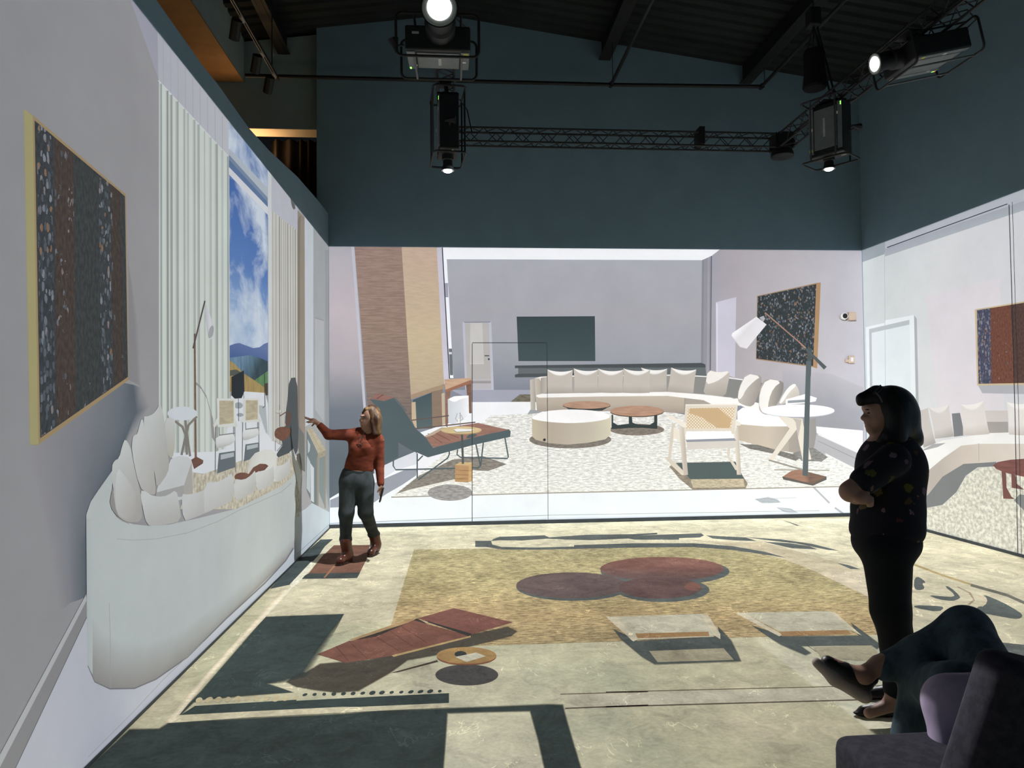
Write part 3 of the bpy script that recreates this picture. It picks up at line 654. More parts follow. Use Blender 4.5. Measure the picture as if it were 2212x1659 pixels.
p.poly(Z('B3', 1560, 628, 2022, 625, 2008, 780, 1990, 890, 1970, 890, 1960, 862, 1565, 866, 1562, 895, 1548, 890, 1545, 800), WD); p.poly(Z('B3', 1582, 662, 2000, 655, 1962, 840, 1565, 842), C(214, 186, 142), 'cane'); p.poly(Z('B3', 1600, 664, 1850, 660, 1965, 760, 1950, 838, 1840, 836, 1700, 742, 1590, 705), C(206, 174, 126)); p.line(Z('B3', 1560, 633, 2020, 630), 2, C(242, 236, 224)); p.done()
p = Pic(WB, 'pictured_armrest', AO)
p.poly(Z('B3', 1388, 735, 1430, 730, 1562, 792, 1572, 832, 1540, 832, 1478, 790), C(238, 232, 218)); p.done(); p = Pic(WB, 'pictured_armrest', AO); p.poly(Z('B3', 2000, 770, 2046, 790, 2046, 816, 2000, 818), C(236, 230, 216)); p.done()
# pictured round side tables
p = Pic(WB, 'pictured_white_table', label='low white table beyond the cushions in the picture'); p.poly(Z('B5', 655, 250, 780, 215, 858, 240, 850, 262, 780, 275, 655, 285), C(248, 248, 250)); p.poly(Z('B5', 668, 258, 785, 250, 785, 268, 668, 274), C(150, 158, 162)); p.done()
p = Pic(WB, 'pictured_white_table', label='round white table with splayed legs beside the lamp in the picture')
for q in ((600, 352, 700, 372, 745, 420, 575, 645, 542, 642, 680, 440), (700, 370, 765, 375, 770, 450, 800, 645, 766, 650, 735, 500, 722, 420), (760, 372, 822, 640, 800, 642, 745, 420)): p.poly(Z('B5', *q), C(226, 218, 202))
p.poly(Z('B5', 700, 372, 720, 400, 735, 500, 750, 600, 735, 500, 760, 380), C(190, 182, 170)); p.ell('B5', 735, 326, 238, 41, C(206, 208, 214)); p.ell('B5', 735, 322, 238, 40, C(250, 251, 253)); p.done()
# pictured painting
p = Pic(WB, 'pictured_painting')
p.poly(Z('B4', 636, 488, 1160, 374, 1200, 370, 1168, 1130, 1128, 1118, 626, 1050), C(164, 134, 98)); p.poly(Z('B4', 1160, 376, 1200, 370, 1168, 1130, 1130, 1112), C(176, 138, 92)); p.poly(Z('B4', 642, 494, 1160, 384, 1132, 1108, 630, 1042), C(56, 64, 66, .8), 'art'); p.done()
# pictured floor lamp
F = Pic(WB, 'pictured_floor_lamp')
F.line(Z('B5', 545, 645, 790, 715), 3.5, C(150, 146, 136)); F.line(Z('B5', 580, 708, 940, 712), 2.2, C(160, 154, 140))
F.poly(Z('B5', 632, 755, 690, 716, 745, 708, 920, 752, 922, 772, 832, 812, 640, 772), C(100, 96, 90)); F.grad(Z('B5', 636, 752, 690, 716, 745, 708, 918, 752, 830, 800), Z('B5', 640, 755)[0], Z('B5', 915, 755)[0], [(0, C(162, 120, 98)), (.5, C(164, 122, 100)), (.62, C(120, 96, 82)), (1, C(128, 98, 80))], 'wood')
F.poly(Z('B4', 1085, 930, 1122, 960, 1112, 1200, 1072, 1200), C(80, 90, 90)); F.poly(Z('B5', 788, 0, 820, 0, 800, 752, 764, 745), C(90, 102, 104)); F.line(Z('B4', 1000, 890, 1240, 1128), [2.5, 8.5], C(84, 94, 94)); F.line(Z('B4', 705, 636, 1000, 890, 1065, 950), [2.5, 2.5, 3.5], C(176, 134, 112)); F.line(Z('B4', 715, 655, 1000, 900), 1.5, C(70, 76, 76))
FO = F.done()
p = Pic(WB, 'pictured_lamp_shade', FO)
p.grad(Z('B4', 630, 672, 720, 742, 545, 955, 485, 940, 408, 842, 416, 818), Z('B4', 520, 740)[0], Z('B4', 640, 860)[0], [(0, C(246, 246, 248)), (.3, C(228, 225, 229)), (1, C(232, 230, 234))]); p.poly(Z('B4', 655, 680, 690, 665, 716, 675, 690, 720), C(172, 176, 180)); p.line(Z('B4', 700, 668, 716, 690), 3, C(70, 76, 78)); p.line(Z('B4', 408, 842, 485, 940, 545, 955), 1.5, C(208, 206, 212)); p.done()
# ---------------------------------------------------------------- picture on the left wall
rl = empty('projected_image', label='projected window, curtains and large white sofa seen from behind on left wall', cat='projection', group='projected pictures')
WL = Wall(rl, 0, XL, (XL, 0, 0), (0, 1, 0), (0, 0, 1), (1, 0, 0), YB-.006, ZT, umin=0.0)
p = Pic(WL, 'pictured_wall')
p.grad(Z('P', -900, -900, 720, -900, 720, 2200, -900, 2200), (0, 700), (709, 800), [(0, C(150, 151, 153)), (.45, C(164, 164, 166)), (1, C(172, 175, 175))])
p.poly(Z('A1', 700, -500, 860, 0, 1003, 205, 1012, 500, 820, -40), C(164, 165, 180))
p.done()
# wall shadow around the painting and the sofa, inside the picture
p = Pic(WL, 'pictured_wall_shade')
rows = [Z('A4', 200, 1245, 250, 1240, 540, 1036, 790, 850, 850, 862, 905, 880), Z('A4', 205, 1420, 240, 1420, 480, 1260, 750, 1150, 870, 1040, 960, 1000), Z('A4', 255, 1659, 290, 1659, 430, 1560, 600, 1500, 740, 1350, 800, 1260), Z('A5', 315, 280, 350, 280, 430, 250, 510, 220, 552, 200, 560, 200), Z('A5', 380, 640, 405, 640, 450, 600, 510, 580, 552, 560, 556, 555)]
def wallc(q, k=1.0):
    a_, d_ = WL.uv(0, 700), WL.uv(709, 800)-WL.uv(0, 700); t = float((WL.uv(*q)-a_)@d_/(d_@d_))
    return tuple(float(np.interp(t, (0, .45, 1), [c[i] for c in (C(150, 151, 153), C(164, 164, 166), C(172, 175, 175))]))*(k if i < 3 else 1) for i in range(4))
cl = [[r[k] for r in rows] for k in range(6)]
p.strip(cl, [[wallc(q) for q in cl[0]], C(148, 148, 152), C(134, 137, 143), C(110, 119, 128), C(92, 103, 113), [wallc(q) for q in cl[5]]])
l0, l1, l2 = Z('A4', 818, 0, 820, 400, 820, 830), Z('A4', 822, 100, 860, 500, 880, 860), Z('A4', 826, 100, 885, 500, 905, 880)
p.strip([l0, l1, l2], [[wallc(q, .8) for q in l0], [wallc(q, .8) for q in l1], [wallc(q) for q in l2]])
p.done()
# pictured painting
p = Pic(WL, 'pictured_painting')
p.poly(Z('A1', 150, 695, 205, 735, 805, 1245)+Z('A4', 822, 810, 822, 832, 240, 1250, 190, 1246), C(166, 142, 98)); p.poly(Z('A1', 150, 695, 208, 742)+Z('A4', 245, 1245, 190, 1246), C(170, 163, 108)); p.poly(Z('A1', 220, 770, 798, 1256)+Z('A4', 818, 812, 256, 1204), C(64, 69, 69, .15), 'art'); p.poly(Z('A1', 232, 782, 330, 862)+Z('A4', 352, 1130, 262, 1195), C(62, 68, 72, 1), 'art'); p.poly(Z('A1', 345, 876, 470, 980)+Z('A4', 480, 1040, 362, 1122), C(76, 66, 60, .45), 'art'); p.poly(Z('A1', 630, 1115, 700, 1172)+Z('A4', 722, 875, 648, 925), C(64, 70, 73, .85), 'art'); p.poly(Z('A1', 705, 1176, 770, 1230)+Z('A4', 790, 830, 726, 872), C(74, 66, 61, .3), 'art'); p.done()
# pictured curtains and window
def drape(name, x0, x1, topf, botf, n, base, rnd):
    p = Pic(WL, name)
    xs = [x0+(x1-x0)*i/24 for i in range(25)]
    p.poly([(x, topf(x)) for x in xs]+[(x, botf(x)) for x in xs[::-1]], base)
    random.seed(rnd)
    for i in range(n):
        t = (i+.5+random.uniform(-.25, .25))/n; t = 1-(1-t)**.8 if name == 'x' else t
        x = x0+(x1-x0)*t; w = (x1-x0)/n*random.uniform(.1, .24); d_ = random.uniform(.42, .78)
        c = (base[0]*d_, base[1]*d_, base[2]*d_, 1); lt = (min(1, base[0]*1.1), min(1, base[1]*1.1), min(1, base[2]*1.1), 1)
        sh = max(w*1.6, .8)
        p.strip([[(x-sh*1.2, topf(x)), (x-sh*1.2+1, botf(x))], [(x, topf(x)), (x+1, botf(x))], [(x+w, topf(x)), (x+w+1, botf(x))], [(x+w+.4, topf(x)), (x+w+1.4, botf(x))]], [base, c, c, lt])
    return p.done()
def lerpf(a, b): return lambda x: a[1]+(b[1]-a[1])*(x-a[0])/(b[0]-a[0])
valt = lerpf((340, 60), (497, 262)); valb = lerpf((342, 174), (496, 341))
p = Pic(WL, 'pictured_valance'); p.grad(Z('P', 339, 50, 497, 250, 497, 343, 342, 176), (342, 100), (490, 280), [(0, C(180, 183, 193)), (1, C(192, 195, 202))]); p.line(Z('P', 342, 174, 496, 341), 2.5, C(212, 216, 218))
for k in range(9):
    x = 352+k*16; p.line([(x, valt(x)+10), (x+.5, valb(x)-2)], 1.6, C(172, 176, 186))
p.done()
drape('pictured_curtain', 343, 495.5, lambda x: valb(x)+1, lerpf((343, 985), (496, 982)), 13, C(206, 217, 209), 3)
# window view
sky = Pic(WL, 'pictured_window')
sky.poly(Z('A1', 1462, 780, 1740, 1110, 1740, 1300, 1462, 960), C(112, 142, 192), 'sky')
sky.poly(Z('A1', 1464, 955, 1735, 1270, 1735, 1420, 1464, 1125), C(120, 144, 172)); sky.poly(Z('A1', 1464, 950, 1735, 1225, 1735, 1290, 1464, 990), C(178, 190, 200)); sky.poly(Z('A1', 1464, 1020, 1735, 1320, 1735, 1360, 1464, 1070), C(92, 122, 164))
sky.poly(Z('A1', 1464, 1068, 1738, 1352, 1738, 1402, 1464, 1116), C(214, 219, 224))
sky.grad(Z('A1', 1466, 1118, 1718, 1382)+Z('A4', 1718, 640, 1468, 660), (540, 420), (540, 740), [(0, C(62, 108, 182)), (.5, C(82, 128, 196)), (.8, C(128, 166, 212)), (1, C(160, 188, 218))], 'sky')
sky.grad(Z('A4', 1468, 612, 1500, 600, 1530, 595, 1570, 610, 1620, 628, 1660, 622, 1690, 600, 1718, 590, 1718, 720, 1468, 720), (530, 740), (530, 775), [(0, C(98, 122, 172)), (1, C(74, 104, 160))])
sky.grad(Z('A4', 1468, 690, 1540, 680, 1600, 672, 1660, 690, 1718, 715, 1718, 900, 1468, 860), (530, 770), (540, 830), [(0, C(104, 140, 168)), (.5, C(84, 118, 138)), (1, C(60, 82, 92))], 'grass')
sky.poly(Z('A4', 1630, 832, 1718, 770, 1718, 900, 1660, 880), C(92, 140, 92), 'grass'); sky.poly(Z('A4', 1468, 705, 1500, 728, 1560, 790, 1640, 842, 1695, 882, 1696, 915, 1468, 905), C(170, 146, 86), 'grass')
WO = sky.done()
p = Pic(WL, 'pictured_terrace')
p.poly(Z('A4', 1475, 935, 1560, 905, 1695, 914, 1718, 1000, 1738, 1215, 1780, 1240, 1900, 1320, 1880, 1360, 1600, 1360, 1380, 1420, 1290, 1432, 1225, 1420, 1060, 1300, 1380, 1290, 1440, 1270), C(218, 225, 230))
p.poly(Z('A4', 1640, 990, 1700, 1000, 1712, 1178, 1700, 1170), C(176, 186, 190)); p.ell('A4', 1525, 995, 28, 20, C(158, 168, 174)); p.ell('A4', 1535, 1055, 22, 12, C(158, 168, 174))
p.done()
p = Pic(WL, 'pictured_parasol'); p.poly(Z('A4', 1470, 770, 1510, 765, 1538, 780, 1530, 802, 1470, 806), C(88, 94, 84)); p.done(); p = Pic(WL, 'pictured_garden_chair'); p.poly(Z('A4', 1480, 812, 1560, 770, 1563, 905, 1545, 948, 1500, 952, 1480, 930), C(46, 54, 60)); p.line(Z('A4', 1524, 945, 1526, 1095), 1.2, C(70, 78, 82)); p.line(Z('A4', 1556, 905, 1562, 990), 1.0, C(80, 88, 90)); p.done(); p = Pic(WL, 'pictured_garden_chair'); p.line(Z('A4', 1690, 780, 1695, 1000, 1680, 1010), 1.5, C(60, 66, 64)); p.poly(Z('A4', 1690, 855, 1716, 850, 1716, 930, 1698, 930), C(80, 72, 60)); p.done()
p = Pic(WL, 'pictured_window_frame', WO); p.poly(Z('A1', 1712, 1085, 1737, 1112)+Z('A4', 1738, 1215, 1714, 1185), C(206, 213, 214)); p.line(Z('A1', 1714, 1390)+Z('A4', 1716, 1180), 1.0, C(170, 180, 184)); p.done()
valt2 = lerpf((586, 372), (643, 450)); valb2 = lerpf((586, 454), (643, 500))
p = Pic(WL, 'pictured_valance'); p.poly(Z('P', 586, 365, 644, 438, 644, 503, 586, 456), C(186, 190, 200)); p.done()
drape('pictured_curtain', 586, 643.5, lambda x: valb2(x), lerpf((586, 952), (643, 972)), 12, C(204, 205, 196), 5)
p = Pic(WL, 'pictured_pillar'); p.poly(Z('A1', 1903, 1345, 1950, 1395)+Z('A4', 1952, 1420, 1903, 1260), C(152, 142, 127)); p.poly(Z('A1', 1903, 1420, 1912, 1385, 1925, 1380, 1920, 1500)+Z('A4', 1915, 1300, 1903, 1260), C(136, 126, 114)); p.poly(Z('A4', 1905, 1120, 1945, 1180, 1950, 1420, 1920, 1400), C(118, 122, 118)); p.poly(Z('D6', 985, 980, 1030, 1130, 1030, 1160, 985, 1040), C(170, 166, 150)); p.done()
p = Pic(WL, 'pictured_door_trim'); p.poly(Z('A1', 1948, 1385, 2008, 1460)+Z('A4', 2004, 1100, 1952, 1130), C(196, 206, 213)); p.poly(Z('A1', 2004, 1455, 2112, 1590)+Z('A4', 2112, 1800, 2004, 1200), C(164, 170, 172)); p.poly(Z('A4', 2015, 440, 2072, 456, 2072, 1100, 2015, 1020), C(178, 184, 187)); p.poly(Z('A4', 2080, 0, 2112, 0, 2112, 1700, 2080, 1500), C(152, 158, 159)); p.line(Z('A4', 2010, 430, 2070, 450), 1.2, C(140, 146, 148)); p.done()
# pictured lounge chair
p = Pic(WL, 'pictured_lounge_chair')
p.poly(Z('D6', 900, 180, 985, 170, 990, 560, 1000, 760, 985, 1000, 920, 930, 860, 1040, 830, 1055, 765, 1000, 770, 970, 850, 860, 745, 800, 745, 730, 790, 695, 870, 690, 850, 640, 880, 420), C(84, 92, 96), sm=1)
p.poly(Z('D6', 745, 740, 790, 695, 880, 695, 925, 720, 900, 790, 840, 845, 780, 820, 745, 800), C(122, 84, 66), 'wood', sm=1); p.poly(Z('D6', 880, 520, 920, 540, 930, 600, 900, 690, 860, 690, 860, 620), C(104, 84, 76), sm=1); p.line(Z('D6', 795, 582, 870, 535), 2.2, C(112, 84, 70)); p.line(Z('D6', 770, 950, 850, 850), 1.2, C(90, 96, 96)); p.line(Z('D6', 752, 840, 752, 950), 1.0, C(90, 96, 96))
p.done()
Pic(WL, 'pictured_wall_light').ell('D6', 786, 535, 32, 22, C(170, 172, 160)).ell('D6', 788, 530, 28, 16, C(205, 206, 195)).line(Z('D6', 796, 460, 796, 690), .9, C(120, 126, 122)).done()
# pictured framed table at right
p = Pic(WL, 'pictured_framed_table')
p.poly(Z('C1', 95, 300, 200, 515, 205, 1090, 185, 1080, 150, 1000, 95, 860), C(118, 132, 136)); p.poly(Z('C1', 100, 540, 130, 600, 130, 900, 95, 850), C(186, 198, 203)); p.poly(Z('C1', 130, 610, 165, 660, 165, 985, 135, 965), C(204, 214, 219)); p.poly(Z('C1', 105, 385, 130, 440, 125, 500, 108, 520), C(190, 200, 202))
p.poly(Z('C1', 212, 565, 268, 540, 272, 1035, 212, 885), C(132, 146, 145))
for q in ((192, 560, 208, 560, 208, 1092, 192, 1085), (262, 500, 276, 490, 276, 1040, 264, 1036)): p.poly(Z('C1', *q), C(152, 145, 128))
p.poly(Z('C1', 95, 295, 150, 285, 276, 488, 205, 522), C(190, 180, 152), 'wood'); p.poly(Z('C1', 200, 520, 276, 488, 272, 542, 200, 574), C(168, 158, 132), 'wood'); p.line(Z('C1', 120, 292, 238, 505), .8, C(160, 150, 124)); p.done()
p = Pic(WL, 'pictured_pale_floor')
p.poly(Z('A5', 1890, 60, 1915, 20, 1955, 0, 2000, -40, 2130, 30, 2130, 200, 1890, 420), C(190, 205, 213)); p.line(Z('A5', 1900, 290, 2112, 95), 1.0, C(140, 154, 162)); p.poly(Z('C1', 0, 560, 45, 700, 40, 900, 15, 1100, -10, 1100), C(190, 198, 194)); p.poly(Z('D6', 965, 1200, 1010, 1330, 1005, 1640, 960, 1640), C(176, 180, 168), 'fleece')
p.done()
# pictured lamp, table, chairs
p = Pic(WL, 'pictured_rug', mat='fleece'); p.poly(Z('A4', 1220, 1418, 1290, 1436, 1380, 1405, 1590, 1330, 1760, 1335, 1870, 1290, 1890, 1420, 1890, 1659, 1150, 1659), C(196, 190, 168)); p.done()
p = Pic(WL, 'pictured_floor_lamp')
p.strip([Z('A4', 1240, 835, 1280, 868, 1318, 930, 1345, 1040, 1355, 1200), Z('A4', 1246, 855, 1288, 892, 1328, 962, 1362, 1080, 1376, 1230)], [C(150, 150, 150), C(158, 158, 158)])
p.poly(Z('A4', 1239, 535, 1250, 535, 1258, 1335, 1244, 1335), C(126, 100, 84), 'wood'); p.line(Z('A4', 1310, 325, 1234, 630), 3.2, C(94, 84, 82)); p.poly(Z('A4', 1222, 1342, 1255, 1322, 1300, 1346, 1297, 1366, 1240, 1402), C(118, 84, 70), 'wood'); lo = p.done()
Pic(WL, 'pictured_lamp_shade', lo).grad(Z('A4', 1314, 348, 1330, 380, 1368, 490, 1364, 550, 1346, 573, 1332, 560, 1308, 390), Z('A4', 1312, 450)[0], Z('A4', 1360, 440)[0], [(0, C(190, 194, 202)), (.6, C(212, 215, 221)), (1, C(200, 204, 210))]).poly([(x, y) for x, y in ellipse_pts(455.5, 717, 5.2, 14, rot=.22)], C(162, 168, 171)).done()
p = Pic(WL, 'pictured_side_table')
for q in (((1118, 1095), (1165, 1130), (1185, 1180), (1195, 1310)), ((1258, 1065), (1205, 1120), (1185, 1200), (1160, 1312)), ((1185, 1090), (1195, 1180), (1215, 1320))): p.line([Z('A4', *k)[0] for k in q], 5, C(134, 130, 122))
p.ell('A4', 1165, 1046, 95, 44, C(206, 216, 221)); p.done()
for (bx, s_) in ((1395, 1.0), (1565, .84)):
    p = Pic(WL, 'pictured_cane_chair')
    def q(*v): return Z('A4', *[bx+v[i]*s_ if i % 2 == 0 else 950+v[i]*(s_ if True else 1) for i in range(len(v))])
    p.poly(q(5, 350, 105, 335, 108, 440, -8, 480), C(104, 116, 122)); p.poly(q(15, 360, 100, 345, 100, 372, 15, 392), C(176, 186, 190))
    for v in ((-16, 180, -20, 490), (106, 180, 110, 470), (6, 170, 8, 250), (98, 170, 98, 235)): p.line(q(*v), 1.6, C(120, 124, 122))
    p.poly(q(-10, 0, 108, 0, 108, 180, 98, 180, 6, 184, -6, 178), C(214, 219, 212)); p.poly(q(6, 14, 98, 14, 98, 158, 6, 168), C(186, 176, 146), 'wood')
    p.grad(q(-16, 240, 100, 226, 108, 250, 106, 285, -6, 324, -18, 300), q(40, 230)[0], q(40, 310)[0], [(0, C(222, 227, 226)), (.6, C(210, 215, 213)), (1, C(184, 188, 184))], sm=1); p.line(q(8, 235, 104, 222), 2.0, C(120, 124, 124))
    p.poly(q(-34, 170, -8, 125, 2, 128, -4, 160, -26, 192), C(216, 220, 214)); p.poly(q(104, 130, 122, 170, 118, 182, 104, 176), C(210, 214, 208)); p.line(q(-16, 470, -18, 490), 2, C(190, 190, 184)); p.done()
p = Pic(WL, 'pictured_ottoman'); p.grad(Z('A4', 1588, 1400, 1592, 1345, 1630, 1300, 1690, 1276, 1740, 1280, 1768, 1310, 1772, 1480, 1588, 1480), Z('A4', 1600, 1280)[0], Z('A4', 1640, 1420)[0], [(0, C(188, 188, 180)), (.35, C(206, 209, 202)), (1, C(214, 218, 212))]); p.done()
p = Pic(WL, 'pictured_coffee_table', mat='wood'); p.ell('A4', 1550, 1452, 52, 28, C(120, 84, 70)); p.poly(Z('D6', 470, 1190, 520, 1120, 590, 1082, 650, 1085, 680, 1105, 640, 1150, 560, 1170, 490, 1210), C(118, 82, 68)); p.done()
# pictured large sofa
S = Pic(WL, 'pictured_large_sofa')
S.grad(Z('A4', 1000, 1510, 1075, 1380, 1095, 1330, 1150, 1316, 1210, 1325, 1230, 1370, 1232, 1560, 1170, 1600, 1000, 1620), (350, 990), (360, 1060), [(0, C(210, 215, 218)), (1, C(200, 205, 204))], sm=1); S.poly(Z('D7', 1195, 1050, 1290, 760, 1305, 1140, 1200, 1170), C(176, 174, 166)); S.poly(Z('D7', 860, 1130, 1195, 1040, 1200, 1160, 1160, 1180, 860, 1180), C(166, 168, 166))
MAIN = C(187, 197, 195)
rim = Z('A5', 715, -10, 740, 35, 790, 75, 850, 96, 950, 107, 1080, 98, 1250, 62, 1400, 25, 1520, -5)+Z('A4', 1700, 1560, 1800, 1510, 1870, 1450, 1892, 1400)
low = Z('A5', 1892, 60, 1890, 180, 1870, 270, 1830, 330, 1700, 470, 1450, 700, 1200, 950, 1000, 1090, 860, 1150, 700, 1152, 600, 1102, 555, 1000, 552, 560, 549, 40)
lefttop = Z('D7', 25, 1400, 80, 1240, 180, 1090, 280, 950, 335, 870, 345, 1000, 325, 1120, 305, 1240, 330, 1330, 385, 1410)
S.poly(lefttop[:5]+lefttop[5:]+rim[2:]+low, MAIN)
S.strip([Z('A5', 553, 620, 640, 760, 760, 840, 950, 850, 1150, 780, 1400, 600, 1700, 360, 1885, 180), Z('A5', 554, 820, 640, 930, 750, 985, 900, 985, 1080, 930, 1330, 760, 1600, 520, 1880, 240), Z('A5', 556, 1000, 600, 1102, 700, 1152, 860, 1150, 1000, 1090, 1200, 950, 1450, 700, 1830, 330)], [MAIN, C(172, 176, 172), C(150, 148, 142)])
S.strip([Z('A5', 549, 60, 552, 560, 556, 1000), Z('A5', 600, 60, 590, 560, 590, 1060)], [C(180, 190, 190), MAIN])
S.line(Z('A5', 697, 600, 703, 860, 702, 1148), 1.0, C(160, 164, 160)); S.line(Z('A5', 556, 1005, 602, 1108, 700, 1153, 860, 1150, 1000, 1090, 1200, 950, 1450, 702, 1700, 472, 1832, 330, 1880, 250), 4.0, C(122, 125, 128))
S.line(Z('A5', 745, 190, 850, 199, 1000, 190, 1200, 152, 1400, 76, 1520, 12)+Z('A4', 1700, 1592, 1800, 1548, 1865, 1490), 1.3, C(164, 172, 170)); S.line(Z('D7', 385, 1410, 450, 1460, 540, 1500), 2, C(160, 160, 156)); S.poly(Z('A4', 1855, 1290, 1875, 1270, 1930, 1440, 1915, 1560, 1890, 1420), C(206, 213, 213))
SO = S.done()
Pic(WL, 'pictured_sofa_inside', SO).poly(Z('D7', 335, 1110, 310, 1240, 335, 1330, 390, 1400, 520, 1480, 560, 1480, 400, 1100), C(150, 150, 146)).done()
def cush(pts, c0, c1, g0, g1, fr='D7'):
    p = Pic(WL, 'pictured_cushion', SO); p.grad(Z(fr, *pts), Z(fr, *g0)[0], Z(fr, *g1)[0], [(0, C(*c0)), (1, C(*c1))], sm=1); return p.done()
cush((965, 240, 1080, 235, 1095, 300, 1085, 690, 1010, 720, 980, 500), (200, 205, 202), (184, 182, 168), (1030, 240), (1040, 700))
cush((700, 222, 780, 215, 850, 170, 912, 62, 945, 170, 965, 280, 1000, 600, 1020, 780, 1010, 890, 870, 1090, 850, 900, 760, 480), (196, 202, 199), (178, 178, 172), (740, 300), (960, 900))
cush((695, 235, 725, 330, 760, 480, 830, 760, 860, 1100, 850, 1160, 760, 1140, 660, 1060, 570, 640, 580, 470, 605, 440, 640, 430, 665, 320), (198, 203, 200), (180, 179, 174), (600, 600), (840, 1000))
cush((495, 480, 560, 590, 580, 700, 620, 900, 660, 1050, 700, 1300, 690, 1480, 520, 1490, 390, 1400, 350, 1100, 330, 820, 365, 745, 420, 720, 460, 560), (196, 202, 198), (172, 170, 164), (420, 700), (640, 1400))
cush((400, 830, 470, 900, 600, 1090, 640, 1300, 560, 1440, 480, 1440, 390, 1370, 370, 1100), (204, 210, 207), (178, 176, 170), (400, 900), (600, 1350))
cush((670, 1105, 740, 1110, 800, 1160, 900, 1180, 1000, 1165, 1105, 1090, 1140, 1250, 1165, 1470, 1000, 1510, 860, 1525, 750, 1520, 700, 1300), (200, 206, 203), (182, 183, 178), (900, 1180), (900, 1520))
cush((1165, 1140, 1240, 1155, 1400, 1120, 1470, 1080, 1480, 995, 1570, 1000, 1600, 1290, 1560, 1330, 1300, 1440, 1185, 1470), (202, 208, 205), (186, 188, 184), (1300, 1130), (1320, 1440))
cush((0, 1285, 120, 1280, 220, 1240, 310, 1165, 318, 1460, 200, 1520, 30, 1590, 0, 1600), (204, 210, 207), (190, 192, 188), (150, 1270), (160, 1540), 'D6')
cush((312, 1240, 420, 1255, 500, 1200, 545, 1140, 548, 1300, 540, 1375, 420, 1440, 322, 1480), (204, 210, 207), (188, 190, 186), (420, 1250), (430, 1430), 'D6')
cush((550, 1160, 640, 1165, 720, 1120, 738, 1100, 742, 1290, 650, 1340, 550, 1375), (206, 211, 208), (190, 192, 188), (640, 1160), (650, 1340), 'D6')
cush((745, 1105, 830, 1100, 890, 1050, 905, 1010, 915, 1190, 830, 1250, 748, 1285), (206, 211, 208), (190, 192, 188), (820, 1100), (830, 1260), 'D6')
# floor of the picture along the foot of the wall
p = Pic(WL, 'pictured_skirting')
p.poly(Z('A5', -900, 3250, -100, 1750, 548, 545, 552, 585, -60, 1760, -700, 3250), C(180, 184, 185)); p.poly(Z('A5', -700, 3250, -60, 1760, 552, 585, 552, 692, 95, 1659, -700, 3400), C(140, 141, 142)); p.line(Z('A5', -700, 3400, 95, 1659, 552, 692), 1.4, C(96, 98, 100)); p.done()
p = Pic(WL, 'pictured_sunlit_floor')
p.grad(Z('A5', -700, 3420, 97, 1659, 552, 696, 556, 1004, 602, 1110, 700, 1156, 860, 1153, 1000, 1093, 1200, 953, 1450, 705, 1700, 475, 1832, 333, 1884, 250, 1900, 420, 600, 1800, 0, 2400), Z('A5', 100, 1600)[0], Z('A5', 1850, 330)[0], [(0, C(186, 190, 200)), (.5, C(196, 201, 209)), (1, C(196, 208, 214))]); p.line(Z('A5', 560, 1590, 850, 1300, 1050, 1085, 1300, 850), 1.0, C(160, 160, 162)); p.done()
gap_strip('shadow_gap_left', (XL, 0.5, 0), (XL, YB, 0), (4, 0, 0), .022)

# ---------------------------------------------------------------- picture on the right wall
rr = empty('projected_image', label='projected pale wall with painting, white door and curved sofa on right wall', cat='projection', group='projected pictures')
WR = Wall(rr, 0, XR, (XR, YB, 0), (0, -1, 0), (0, 0, 1), (-1, 0, 0), YB-YN, ZT, umin=.006)
p = Pic(WR, 'pictured_wall')
p.grad(Z('P', 1850, 300, 2600, 100, 2600, 1500, 1850, 1300), (1870, 700), (2212, 700), [(0, C(198, 208, 206)), (.5, C(208, 212, 212)), (1, C(204, 206, 210))]); p.poly(Z('P', 2000, 640, 2160, 600, 2170, 900, 2030, 930), C(212, 208, 212, .35)); p.done()
p = Pic(WR, 'pictured_cornice'); p.poly(Z('A3', 1205, 1552, 1352, 1480, 1352, 1572, 1205, 1625), C(152, 163, 168)); p.poly(Z('A3', 1352, 1470, 2120, 1180, 2600, 1000, 2600, 1170, 2120, 1330, 1352, 1585), C(176, 183, 191)); p.strip([Z('A3', 1352, 1540, 2120, 1275, 2600, 1110), Z('A3', 1352, 1588, 2120, 1332, 2600, 1172)], [C(160, 168, 178), C(168, 176, 182)]); p.line(Z('A3', 1365, 1532, 1700, 1410, 2110, 1262), 2.0, C(60, 70, 78)); p.done()
p = Pic(WR, 'pictured_white_door')
p.poly(Z('B4', 1598, 765, 1765, 726, 1766, 704, 2026, 657, 2052, 1600, 1620, 1600), C(222, 230, 231)); p.poly(Z('B4', 1628, 782, 1765, 750, 1985, 700, 1985, 742, 1650, 815, 1662, 1600, 1640, 1600), C(178, 188, 189)); p.poly(Z('B4', 1650, 815, 1985, 742, 2005, 1600, 1665, 1600), C(214, 225, 226)); p.poly(Z('B4', 2026, 657, 2050, 690, 2070, 1600, 2045, 1600), C(166, 172, 174)); p.line(Z('B4', 1765, 100, 1768, 700, 1775, 1500), 1.0, C(176, 186, 184)); p.done()
p = Pic(WR, 'pictured_painting')
p.poly(Z('D8', 300, 850, 500, 848, 640, 846, 640, 890, 500, 892, 320, 888), C(170, 173, 178)); p.poly(Z('D8', 288, 530, 500, 496, 640, 474, 640, 850, 298, 855), C(198, 178, 138)); p.poly(Z('D8', 297, 534, 640, 480, 640, 842, 304, 848), C(112, 70, 54, .25), 'art'); p.poly(Z('D8', 440, 511, 640, 480, 640, 842, 460, 845), C(84, 62, 56, .15), 'art'); p.poly(Z('D8', 297, 534, 355, 525, 360, 846, 304, 848), C(72, 74, 96, 1), 'art'); p.done()
S = Pic(WR, 'pictured_curved_sofa')
